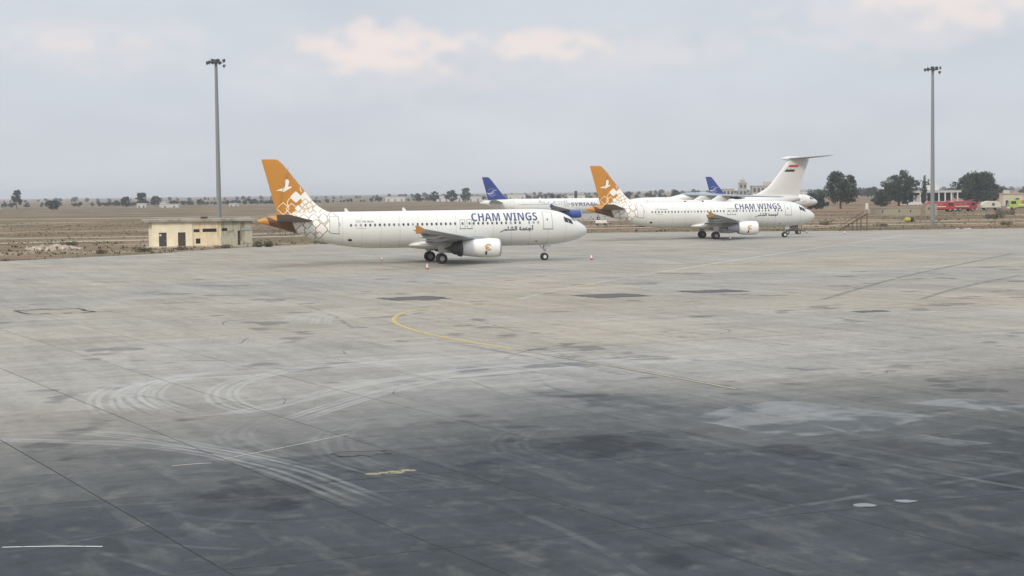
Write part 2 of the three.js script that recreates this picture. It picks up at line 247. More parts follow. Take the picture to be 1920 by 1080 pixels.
part('faded_guide_line', ribbon([[8.8, 69], [7.0, 73.1], [4.1, 79.5], [0, 87.9]], .18, .0245), fadedYellow, apron);
part('white_line', ribbon([[-8.7, 52.2], [-7, 54.8], [-5.4, 57.4]], .07, .0245), palePaint, apron);
part('white_line', ribbon([[-10, 51], [-9.5, 51.3], [-8.9, 51.5]], .09, .0245), palePaint, apron);
part('white_line', ribbon([[-11.6, 39.35], [-10.4, 39.4], [-9.3, 39.3]], .07, .0245, .2), whitePaint, apron);
for (const [x, n, q, s] of [[-3.95, 49.1, .22, 2], [-3.45, 49.35, .36, 6], [-3.0, 49.7, .24, 8]]) part('yellow_paint_mark', blob(x, n, q, s), oldYellow, apron);
part('yellow_paint_mark', ribbon([[5.4, 146.5], [7, 147.2]], .8, .0245, .3), yellowPaint, apron);
const limeSpot = std(.21, .22, .225, .9);
part('white_spot', blob(8.7, 43.3, .3, 4), limeSpot, apron); part('white_spot', blob(9.8, 43.8, .28, 9), limeSpot, apron);
// sunken, tar-filled slabs with a dark rim
const tar = std(.11, .105, .1, .95, { bumpMap: grainTex, bumpScale: .02 }), tarRim = std(.045, .043, .042, .9);
for (const [x, n, w, d, fill] of [[-31.6, 121.2, 4.3, 4.4, 0], [-7.4, 131.2, 4.2, 3.9, 1], [7.4, 131.5, 4.3, 4.0, 1], [15.5, 135.6, 4.3, 3.2, 1], [-4.6, 53, 1.5, .9, 1], [22.8, 111.5, 2.2, 1.2, 1]]) {
  const P = (u, v, k = 1) => [x + k * (u * w * dB[0] + v * d * dA[0]) / 2, n + k * (u * w * dB[1] + v * d * dA[1]) / 2], wob = (q, s) => [q[0] + (h2(q[0] * 9 | 0, q[1] * 7 | 0, s) - .5) * .3, q[1] + (h2(q[1] * 9 | 0, q[0] * 5 | 0, s) - .5) * .4];
  const R = []; for (let k = 0; k < 24; k++) { const e = k / 6 | 0, t = (k % 6) / 3 - 1; R.push(wob(e === 0 ? P(t, -1) : e === 1 ? P(1, t) : e === 2 ? P(-t, 1) : P(-1, -t), 3)); }
  if (fill) part('tar_patch', sheet(R, .026, (a, b) => [a, b]), tar, apron);
  const rim = []; for (let k = 0; k < 24; k++) if (h2(k, x | 0, 2) > .22) { const a = R[k], b = R[(k + 1) % 24]; rim.push(ribbon([a, [(a[0] + b[0]) / 2, (a[1] + b[1]) / 2], b], w > 3 ? .28 : .08, .03, .4)); }
  part('tar_joint', rim, tarRim, apron);
}

// ---------------------------------------------------------------- fields beyond the apron
const fieldTex = (() => {
  const W = 2048, H = 2048, b = new Uint8Array(W * H * 4);
  for (let j = 0; j < H; j++) for (let i = 0; i < W; i++) {
    const x = -280 + 720 * i / W, n = 190 + 720 * j / H;
    const a = fbm(x * .012 + 3, n * .02 + 8, 4), c = fbm(x * .05 + 40, n * .07 + 2, 4), e = fbm(x * .3 + 4, n * .4 + 7, 3), f = vn(x * 1.3, n * 1.3);
    const red = sst(-20, 50, x + (a - .5) * 60) * .8;
    let R = mix(.222, .3, red), G = mix(.162, .19, red), B = mix(.115, .128, red);
    const ol = sst(.42, .6, c) * .75; R = mix(R, .155, ol); G = mix(G, .138, ol); B = mix(B, .085, ol);
    const dk = sst(.48, .66, fbm(x * .02 + 90, n * .05 + 33, 4)) * .5; R = mix(R, .1, dk); G = mix(G, .085, dk); B = mix(B, .065, dk);
    const pl = sst(.62, .74, fbm(x * .035 + 150, n * .06 + 9, 3)) * .55; R = mix(R, .38, pl); G = mix(G, .32, pl); B = mix(B, .24, pl);
    const t = (.62 + .5 * e + .3 * f) * .95; const k = (j * W + i) * 4; b[k] = e8(R * t); b[k + 1] = e8(G * t); b[k + 2] = e8(B * t); b[k + 3] = 255;
  }
  const t = dataTex(b, W, H); t.wrapS = t.wrapT = THREE.MirroredRepeatWrapping; return t;
})();
const fieldMat = new THREE.MeshPhysicalMaterial({ map: fieldTex, roughness: 1, specularIntensity: 0 });
{
  const F = 9000, g = sheet([[-F, -400], [F, -400], [F, F], [-F, F]], -.02, (x, n) => [(x + 280) / 720, (n - 190) / 720]);
  tag(part('ground', g, fieldMat, scene), 'dry brown fields stretching to the horizon', 'ground', null, 'structure');
}
const trackMat = new THREE.MeshPhysicalMaterial({ color: C(.4, .35, .275), roughness: 1, specularIntensity: 0 });
for (const [pts, w, l] of [[[[-180, 283], [-88.9, 306], [-64.6, 317], [-30, 340], [15, 366], [60, 369], [160, 372]], 6.5, 'pale dirt track passing just behind the small cream hut'], [[[-190, 331], [-95, 340], [-70, 344], [-30, 368], [20, 392], [90, 405], [190, 410]], 5, 'pale dirt track beyond the nearer one, crossing the dry field'], [[[-400, 620], [-150, 640], [0, 655], [60, 660]], 9, 'far pale strip of road across the brown field']])
  tag(part('dirt_track', ribbon(pts, w, .0, 4), trackMat, scene), l, 'track', null, 'structure').name = numbered('dirt_track');
tag(part('far_apron', sheet([[-15, 455], [58, 455], [90, 540], [90, 610], [-15, 620]], .004, (x, n) => [(x + 110) / 240, (n - 300) / 340]), Mf, scene), 'farther concrete apron where the blue-finned airliners stand', 'apron', null, 'structure');
function inApron(x, n) { let c = false; for (let i = 0, j = apronEdge.length - 1; i < apronEdge.length; j = i++) { const [xi, ni] = apronEdge[i], [xj, nj] = apronEdge[j]; if ((ni > n) !== (nj > n) && x < (xj - xi) * (n - ni) / (nj - ni) + xi) c = !c; } return c; }
{
  // dry weeds and low scrub: nobody could count them
  const tuft = []; const r = rng(12);
  for (let k = 0; k < 9; k++) { const a = r() * 6.28, l = .35 + r() * .65, o = .12 + r() * .3, w = .06 + r() * .05; const g = new THREE.BufferGeometry(), c = Math.cos(a), s = Math.sin(a); g.setAttribute('position', new THREE.Float32BufferAttribute([c * .08 - s * w, 0, s * .08 + c * w, c * .08 + s * w, 0, s * .08 - c * w, c * o, l, s * o], 3)); g.computeVertexNormals(); tuft.push(g); }
  const T = merge(tuft), N = 8500, m = new THREE.InstancedMesh(T, new THREE.MeshStandardMaterial({ color: 0xffffff, roughness: 1, side: THREE.DoubleSide }), N); m.name = 'dry_grass'; m.castShadow = true;
  const M = new THREE.Matrix4(), q = new THREE.Quaternion(), up = new THREE.Vector3(0, 1, 0), col = new THREE.Color(); let k = 0;
  while (k < N) {
    const n = 205 + 330 * r() ** 1.6, x = (r() * 2 - 1) * n * .34 + 8; if (inApron(x, n)) continue;
    const d = fbm(x * .05 + 40, n * .07 + 2, 4), d2 = fbm(x * .16 + 4, n * .2, 2); if (r() > sst(.38, .62, d) * .8 + sst(.5, .68, d2) * .9 + .03) continue;
    const s = (.12 + r() * r() * .5) * (.5 + 1.1 * d2); q.setFromAxisAngle(up, r() * 6.28); M.compose(new THREE.Vector3(x, -.03, -n), q, new THREE.Vector3(s * 2.4, s * (.5 + r() * .5), s * 2.4)); m.setMatrixAt(k, M);
    const t = r(), g = r() * .5 + .6; m.setColorAt(k, col.setRGB(mix(.17, .26, t) * g, mix(.15, .2, t) * g, mix(.075, .12, t) * g)); k++;
  }
  scene.add(m); tag(m, 'dry grass tufts and weeds scattered over the fields', 'grass', null, 'stuff');
}

// ---------------------------------------------------------------- aircraft
const D2R = Math.PI / 180;
function interp(tab, s) {   // smooth interpolation in a table of [s, a, b, ...]
  let i = 0; while (i < tab.length - 2 && tab[i + 1][0] < s) i++;
  const p0 = tab[Math.max(0, i - 1)], p1 = tab[i], p2 = tab[i + 1], p3 = tab[Math.min(tab.length - 1, i + 2)], h = p2[0] - p1[0], t = Math.min(1, Math.max(0, (s - p1[0]) / h));
  return p1.slice(1).map((a, k) => { const b = p2[k + 1], m1 = (b - p0[k + 1]) / (p2[0] - p0[0]) * h, m2 = (p3[k + 1] - a) / (p3[0] - p1[0]) * h, u = t * t, v = u * t; return (2 * v - 3 * u + 1) * a + (v - 2 * u + t) * m1 + (-2 * v + 3 * u) * b + (v - u) * m2; });
}
// a body of revolution-like sections: s from the nose, top, bottom, half width
class Body {
  constructor(tab, len, rootS) { this.tab = tab; this.len = len; this.rootS = rootS; }
  sec(s) { const [t, b, w] = interp(this.tab, s); return { yc: (t + b) / 2, ry: Math.max(.004, (t - b) / 2), rx: Math.max(.004, w) }; }
  at(s, phi, off = 0) { const q = this.sec(s), c = Math.cos(phi), n = Math.sin(phi); const nx = n / q.rx, ny = c / q.ry, l = Math.hypot(nx, ny); return [this.rootS - s, q.yc + q.ry * c + off * ny / l, q.rx * n + off * nx / l]; }
  phiAt(s, y) { const q = this.sec(s); return Math.acos(Math.max(-1, Math.min(1, (y - q.yc) / q.ry))); }
  geo(nu, nv, pw = 1) { const st = []; for (let i = 0; i <= nu; i++) { const t = i / nu; st.push(t < .15 ? .15 * (t / .15) ** 1.9 : t); } return grid(nu, nv, (u, v) => { const s = st[Math.round(u * nu)] * this.len; const p = this.at(s, v * 2 * Math.PI); return [p[0], p[1], p[2], s / this.len, v]; }); }
  patch(s0, s1, p0, p1, off, nu = 2, nv = 6) { return grid(nu, nv, (u, v) => this.at(s0 + (s1 - s0) * u, p0 + (p1 - p0) * v, off)); }
}
function airfoil(n) { const a = []; for (let i = 0; i <= n; i++) { const x = .5 * (1 + Math.cos(Math.PI * i / n)); a.push([x, yt(x)]); } for (let i = 1; i < n; i++) { const x = .5 * (1 - Math.cos(Math.PI * i / n)); a.push([x, -yt(x) * .8]); } return a; function yt(x) { return 5 * (.2969 * Math.sqrt(x) - .126 * x - .3516 * x * x + .2843 * x ** 3 - .1036 * x ** 4) * .5 * 2; } }
const AF = airfoil(11);
// lifting surface through sections [s of leading edge, chord, y, z, thickness ratio]; vertical = fin (thickness along z)
function surface(secs, rootS, vertical = false, uvf) {
  const m = AF.length, P = [], U = [], I = [];
  for (const [le, ch, y, z, th] of secs) for (let k = 0; k <= m; k++) { const [a, t] = AF[k % m]; const x = rootS - (le + a * ch), yy = vertical ? y : y + t * th * ch, zz = vertical ? z + t * th * ch * (t < 0 ? 1.25 : 1) : z; P.push(x, yy, zz); U.push(...(uvf ? uvf(le + a * ch, y) : [a, z])); }
  for (let r = 0; r + 1 < secs.length; r++) for (let k = 0; k < m; k++) { const a = r * (m + 1) + k, b = a + 1, c = a + m + 1, d = c + 1; I.push(a, b, d, a, d, c); }
  for (const r of [0, secs.length - 1]) { const o = r * (m + 1); for (let k = 1; k < m - 1; k++) I.push(o, o + k, o + k + 1); }
  const g = new THREE.BufferGeometry(); g.setAttribute('position', new THREE.Float32BufferAttribute(P, 3)); g.setAttribute('uv', new THREE.Float32BufferAttribute(U, 2)); g.setIndex(I); g.computeVertexNormals(); return g;
}
function lathe(profile, seg = 28) { const g = new THREE.LatheGeometry(profile.map(([x, r]) => new THREE.Vector2(r, x)), seg); g.rotateZ(-Math.PI / 2); return g; }   // axis becomes +x (forward)
function canvas(w, h) { const c = document.createElement('canvas'); c.width = w; c.height = h; return c; }
function canvasTex(c) { const t = new THREE.CanvasTexture(c); t.colorSpace = THREE.SRGBColorSpace; t.anisotropy = 8; return t; }
const paintMat = (map, extra = {}) => new THREE.MeshPhysicalMaterial({ map, roughness: .42, clearcoat: .25, clearcoatRoughness: .3, ...extra });
const WHITE = '#dcdcd7', ORANGE = '#c0842f', BROWN = '#5f3d1e', NAVY = '#2a3f86', INK = '#363d68';

const A320 = new Body([[0, 3.32, 3.28, .02], [.12, 3.62, 2.99, .36], [.45, 3.97, 2.7, .74], [1, 4.33, 2.43, 1.08], [1.6, 4.66, 2.22, 1.36], [2.2, 5.03, 2.08, 1.56], [3, 5.42, 1.94, 1.75], [4, 5.69, 1.82, 1.88], [5.2, 5.83, 1.75, 1.955], [6.6, 5.87, 1.73, 1.975], [10, 5.87, 1.73, 1.975], [15, 5.87, 1.73, 1.975], [20, 5.87, 1.73, 1.975], [24, 5.87, 1.74, 1.975], [26, 5.87, 1.82, 1.93], [28, 5.87, 2.04, 1.8], [30.2, 5.86, 2.47, 1.52], [31.6, 5.84, 2.93, 1.3], [33, 5.79, 3.4, 1.06], [35, 5.62, 4.06, .68], [36.7, 5.36, 4.55, .38], [37.57, 5.1, 4.75, .16]], 37.57, 17.71);

// writing that no font here holds: strokes of the Arabic lettering, right to left, in a box of w x h
function arabic(ctx, X, Y, kind, color, lw) {
  ctx.save(); ctx.strokeStyle = ctx.fillStyle = color; ctx.lineWidth = lw; ctx.lineCap = ctx.lineJoin = 'round';
  const L = (pts) => { ctx.beginPath(); pts.forEach((p, i) => (i ? ctx.lineTo(X(p[0]), Y(p[1])) : ctx.moveTo(X(p[0]), Y(p[1])))); ctx.stroke(); };
  const dot = (x, y) => { ctx.beginPath(); ctx.arc(X(x), Y(y), lw * .62, 0, 7); ctx.fill(); };
  if (kind === 'wings') {   // two words
    L([[6.3, .25], [6.3, 1]]); L([[6.22, 1.16], [6.36, 1.2]]);                                             // alif with hamza
    L([[6.05, .5], [5.75, .62], [5.5, .5], [5.7, .28], [6, .25], [5.2, .25], [5.15, .48]]); dot(5.72, .02);      // jim, nun
    dot(5.15, .72); L([[5.15, .25], [4.95, .25], [4.9, .5], [4.65, .6], [4.4, .48], [4.65, .25], [4.9, .25]]); L([[4.65, .25], [4.1, .25], [4, .5], [3.85, .6], [3.8, .3], [4.05, .25]]); dot(3.88, .85); dot(4.04, .85);
    L([[3.2, .25], [3.2, 1.05]]); L([[2.95, 1.05], [2.95, .25], [2.65, .25], [2.62, .5], [2.6, .25], [2.38, .25], [2.35, .5], [2.32, .25], [2.1, .25], [2.06, .52], [2.02, .25], [1.6, .25], [1.6, 1.05]]); dot(2.45, .8); dot(2.26, .8); dot(2.36, .98);
    L([[1.6, .25], [1.3, .25], [1.18, .45], [1, .4], [1.02, .22], [1.25, .22]]); L([[1.02, .25], [.7, .2], [.4, -.05], [.1, -.15]]);
  } else {
    L([[6, .2], [6, 1]]); L([[5.7, 1], [5.7, .2], [5.2, .2], [5.15, .45], [5.1, .2], [4.85, .2], [4.82, .45], [4.8, .2], [4.5, .2], [4.45, .45]]); L([[4.2, .1], [4.15, .4], [3.95, .5], [3.85, .3], [4.1, .2], [3.9, -.1], [3.5, -.2]]); L([[3.2, .4], [3.1, .05], [2.8, -.15]]); L([[2.4, .45], [2.35, .2], [1.9, .2], [1.8, .5], [1.6, .55], [1.6, .25], [1.85, .2]]); dot(2.3, -.05); dot(2.45, -.05); dot(1.65, .8); dot(1.8, .8);
  }
  ctx.restore();
}
function fuselageTex(kind) {
  const W = 2048, H = 768, c = canvas(W, H), x = c.getContext('2d'), B = A320;
  const U = (s) => s / B.len * W, V = (s, y) => H * (1 - B.phiAt(s, y) / (2 * Math.PI));   // starboard half: angle 0..180 from the top
  x.fillStyle = WHITE; x.fillRect(0, 0, W, H);
  const r = rng(kind.length + 5);
  for (let i = 0; i < 260; i++) { x.fillStyle = `rgba(120,112,98,${.015 + r() * .03})`; x.fillRect(r() * W, r() * H, 1 + r() * 3, 8 + r() * 60); }
  for (let s = 2.9; s < 37; s += 2.12) { x.fillStyle = 'rgba(95,95,95,.4)'; x.fillRect(U(s), 0, 1.4, H); }
  for (const v of [.14, .3, .36, .42, .58, .64, .7, .86]) { x.fillStyle = 'rgba(105,105,105,.16)'; x.fillRect(U(6), v * H, U(24), 1); }
  // oil and dirt along the belly, patchy with streaks
  for (let i = 0; i < 900; i++) { const v = .5 + (r() + r() + r() - 1.5) * .1; x.fillStyle = `rgba(96,84,66,${.04 + r() * .09})`; x.fillRect(U(4 + r() * 26), v * H, 10 + r() * 90, 1 + r() * 4); }
  const text = (str, s0, s1, y0, y1, font, color) => {   // nose is at the right: the text runs from larger s to smaller s
    const vb = V((s0 + s1) / 2, y0), vt = V((s0 + s1) / 2, y1), wpx = U(s0) - U(s1), hpx = Math.abs(vb - vt);
    x.save(); x.fillStyle = color; x.font = font; const m = x.measureText(str); const cap = m.actualBoundingBoxAscent;
    x.translate(U(s0), vb); x.scale(-wpx / m.width, -hpx / cap);
    x.fillText(str, 0, 0); x.restore();
  };
  if (kind === 'orange') {
    text('CHAM WINGS', 13.9, 6.2, 4.6, 5.5, 'bold 100px sans-serif', INK);
    arabic(x, (u) => U(10.65 - u * .6), (v) => V(8, 3.42 + v * .5), 'wings', '#4a4d58', 6);
    text('YK-BAG', 26.2, 24.9, 4.66, 4.86, 'bold 60px sans-serif', '#50545c');
    x.fillStyle = '#50545c'; for (const [a, b] of [[26.9, 26.35]]) { x.fillRect(U(b), V(26.6, 4.88), U(a - b), 2); x.fillRect(U(b), V(26.6, 4.76), U(a - b), 2); x.fillRect(U(b), V(26.6, 4.64), U(a - b), 2); }
    for (let i = 0; i < 9; i++) x.fillRect(U(25.8 + i * .12), V(26, 3.98), 4, 3);
    // orange tail cone, then the scatter of diamonds, painted by height on the side
    const Zp = (zx, zy) => { const s = 37.81 - zx / 100.5, y = 12.27 - zy / 101.7; return [s, y]; };
    for (const side of [0, 1]) {
      const vv = (s, y) => { const p = B.phiAt(s, y) / (2 * Math.PI); return H * (side ? p : 1 - p); };
      x.fillStyle = ORANGE; x.beginPath(); const edge = []; for (let k = 0; k <= 10; k++) { const zy = 640 + k * 30; edge.push([350 + (zy - 640) * .42, zy]); }
      x.moveTo(U(37.57), vv(36, 9)); x.lineTo(U(34.35), vv(34, 9)); for (const q of edge) { const [s, y] = Zp(...q); x.lineTo(U(s), vv(s, y)); } x.lineTo(U(32.9), vv(32.9, 0)); x.lineTo(U(37.57), vv(37.57, 0)); x.fill();
      x.fillStyle = BROWN; x.beginPath(); [[110, 660], [210, 735], [300, 745], [372, 705], [400, 775], [440, 860], [470, 1000], [200, 1000], [40, 880], [30, 800], [160, 790]].forEach((q, k) => { const [s, y] = Zp(...q); k ? x.lineTo(U(s), vv(s, y)) : x.moveTo(U(s), vv(s, y)); }); x.fill();
      const dia = (cx, cy, rr, fill, line, lw) => { x.beginPath(); for (let k = 0; k <= 24; k++) { const a = k / 24 * 2 * Math.PI + .1, q = rr / (Math.abs(Math.cos(a)) ** 1.12 + Math.abs(Math.sin(a)) ** 1.12) ** .89, [s, y] = Zp(cx + q * Math.cos(a), cy + q * Math.sin(a)); k ? x.lineTo(U(s), vv(s, y)) : x.moveTo(U(s), vv(s, y)); } if (fill) { x.fillStyle = fill; x.fill(); } x.strokeStyle = line; x.lineWidth = lw; x.stroke(); };
      for (const [cx, cy, rr] of [[420, 722, 56], [528, 732, 62], [640, 725, 60], [745, 722, 58], [840, 715, 62], [800, 815, 58], [880, 790, 46], [500, 850, 60], [600, 850, 74], [715, 846, 72], [660, 775, 50], [560, 790, 45], [600, 930, 60], [510, 920, 45], [690, 910, 40]]) dia(cx, cy, rr, 'rgba(238,236,230,.95)', '#8a7556', 4.6);
    }
  } else {
    text('SYRIAN', 13.2, 6.4, 3.75, 4.75, 'bold 100px sans-serif', '#5b6480');
    arabic(x, (u) => U(24.5 - u * 1.7), (v) => V(18, 4.75 + v * .75), 'air', '#8a93a8', 9);
  }
  return canvasTex(c);
}
function finTex(kind) {
  const c = canvas(1000, 800), x = c.getContext('2d'), r = rng(9);
  x.fillStyle = kind === 'orange' ? ORANGE : NAVY; x.fillRect(0, 0, 1000, 800);
  for (let i = 0; i < 160; i++) { x.fillStyle = kind === 'orange' ? `rgba(${150 + r() * 90},${95 + r() * 60},45,.06)` : 'rgba(20,30,80,.06)'; x.beginPath(); x.ellipse(r() * 700, r() * 800, 10 + r() * 70, 6 + r() * 26, r() * 3, 0, 7); x.fill(); }
  if (kind === 'orange') {
    const poly = (p) => { x.beginPath(); p.forEach((q, i) => (i ? x.lineTo(...q) : x.moveTo(...q))); x.closePath(); x.fill(); };
    x.fillStyle = '#f2efe6';   // the bird
    poly([[338, 285], [352, 275], [372, 282], [381, 305], [372, 345], [365, 362], [408, 358], [400, 376], [372, 388], [335, 412], [302, 424], [306, 412], [270, 404], [228, 408], [268, 392], [312, 376], [330, 366], [336, 330], [332, 300]]);
    const dia = (cx, cy, rr, fill, line, lw) => { x.beginPath(); for (let k = 0; k <= 32; k++) { const a = k / 32 * 2 * Math.PI, q = rr / (Math.abs(Math.cos(a)) ** 1.12 + Math.abs(Math.sin(a)) ** 1.12) ** .89, X = cx + q * Math.cos(a), Y = cy + q * Math.sin(a); k ? x.lineTo(X, Y) : x.moveTo(X, Y); } if (fill) { x.fillStyle = fill; x.fill(); } if (line) { x.strokeStyle = line; x.lineWidth = lw; x.lineJoin = 'round'; x.stroke(); } };
    x.fillStyle = '#efede6'; poly([[520, 520], [590, 500], [700, 480], [1000, 600], [1000, 800], [380, 800], [400, 680], [450, 640]]);
    dia(452, 478, 64, '#f2efe6', null); dia(560, 482, 70, '#f2efe6', null);
    dia(310, 606, 66, null, '#f2e6d0', 9); dia(404, 612, 62, null, '#f2e6d0', 9);
    x.strokeStyle = '#f2e6d0'; x.lineWidth = 9; x.beginPath(); x.arc(420, 545, 62, 2.5, 4.6); x.stroke(); x.beginPath(); x.arc(545, 385, 42, 2.2, 3.6); x.stroke();
    for (const [cx, cy, rr] of [[475, 606, 42], [522, 565, 30], [555, 535, 36], [520, 640, 34], [563, 590, 34], [600, 575, 40], [575, 640, 36], [620, 628, 42], [655, 545, 44], [690, 612, 58], [430, 665, 30], [755, 660, 52], [640, 680, 50], [540, 690, 48]]) dia(cx, cy, rr, '#f3f1ea', '#bd9558', 6.5);
  } else {
    x.strokeStyle = '#e6e9f2'; x.lineWidth = 12; x.lineCap = 'round';
    x.beginPath(); x.moveTo(215, 480); x.quadraticCurveTo(300, 520, 360, 440); x.quadraticCurveTo(400, 405, 470, 400); x.stroke();
    x.beginPath(); x.moveTo(225, 490); x.quadraticCurveTo(330, 545, 400, 460); x.stroke();
    x.lineWidth = 6; x.beginPath(); x.ellipse(345, 470, 105, 95, 0, .3, 2.6); x.stroke(); x.beginPath(); x.ellipse(345, 455, 100, 90, 0, 3.6, 5.2); x.stroke();
  }
  return canvasTex(c);
}
function nacelleTex(kind) {
  const c = canvas(512, 512), x = c.getContext('2d'), r = rng(4);
  x.fillStyle = kind === 'orange' ? '#e9e8e3' : '#2c4596'; x.fillRect(0, 0, 512, 512);
  for (let i = 0; i < 60; i++) { x.fillStyle = 'rgba(110,100,85,.05)'; x.fillRect(r() * 512, r() * 512, 3 + r() * 40, 1 + r() * 4); }
  x.fillStyle = 'rgba(90,90,90,.4)'; x.fillRect(0, 250, 512, 1.5); x.fillRect(250, 0, 1.5, 512);
  return canvasTex(c);
}
const TEX = { orange: { fus: fuselageTex('orange'), fin: finTex('orange'), nac: nacelleTex('orange') }, blue: { fus: fuselageTex('blue'), fin: finTex('blue'), nac: nacelleTex('blue') } };
const M = {
  white: paintMat(null, { color: C(.71, .71, .68) }), wing: std(.42, .43, .43, .5), wingDark: std(.3, .31, .31, .55), glass: std(.02, .025, .03, .12), frame: std(.2, .2, .2, .6), winGlass: std(.1, .11, .12, .2), winDark: std(.06, .065, .075, .15), winBlind: std(.3, .3, .29, .4),
  metal: std(.55, .55, .55, .35, { metalness: .9 }), hot: std(.06, .055, .05, .5), steel: std(.4, .4, .41, .45), tyre: std(.02, .02, .021, .85), rim: std(.34, .34, .33, .5), rimWhite: std(.7, .7, .68, .5), orange: paintMat(null, { color: new THREE.Color('#a8763a') }), navy: paintMat(null, { color: new THREE.Color(NAVY) }), black: std(.03, .03, .03, .6), gold: std(.55, .33, .1, .4), stab: std(.16, .13, .1, .5),
};
const winGeo = (() => { const s = new THREE.Shape(); s.absellipse(0, 0, .12, .17, 0, 2 * Math.PI); return new THREE.ExtrudeGeometry(s, { depth: .012, bevelEnabled: false, curveSegments: 8 }); })();
function orient(m, p, q) { m.position.set(...p); m.quaternion.setFromUnitVectors(new THREE.Vector3(0, 0, 1), new THREE.Vector3(q[0] - p[0], q[1] - p[1], q[2] - p[2]).normalize()); }
const tyreGeo = (r, w) => { const g = new THREE.LatheGeometry([[r * .5, -w * .42], [r * .82, -w / 2], [r * .95, -w * .42], [r, -w * .22], [r, w * .22], [r * .95, w * .42], [r * .82, w / 2], [r * .5, w * .42]].map(([a, b]) => new THREE.Vector2(a, b)), 26); g.rotateX(Math.PI / 2); return g; };
const rimGeo = (r, w) => { const g = new THREE.LatheGeometry([[0, -w * .3], [r * .16, -w * .36], [r * .2, -w * .22], [r * .44, -w * .25], [r * .52, -w * .4], [r * .52, w * .4], [r * .44, w * .25], [r * .2, w * .22], [r * .16, w * .36], [0, w * .3]].map(([a, b]) => new THREE.Vector2(a, b)), 20); g.rotateX(Math.PI / 2); return g; };
const TY = { main: tyreGeo(.585, .42), nose: tyreGeo(.42, .24) }, RM = { main: rimGeo(.585, .42), nose: rimGeo(.42, .24) };
function wheel(parent, kind, x, y, z, rim) { const t = part('tyre', TY[kind], M.tyre, parent); t.position.set(x, y, z); const r = part('wheel_rim', RM[kind], rim, parent); r.position.set(x, y, z); }

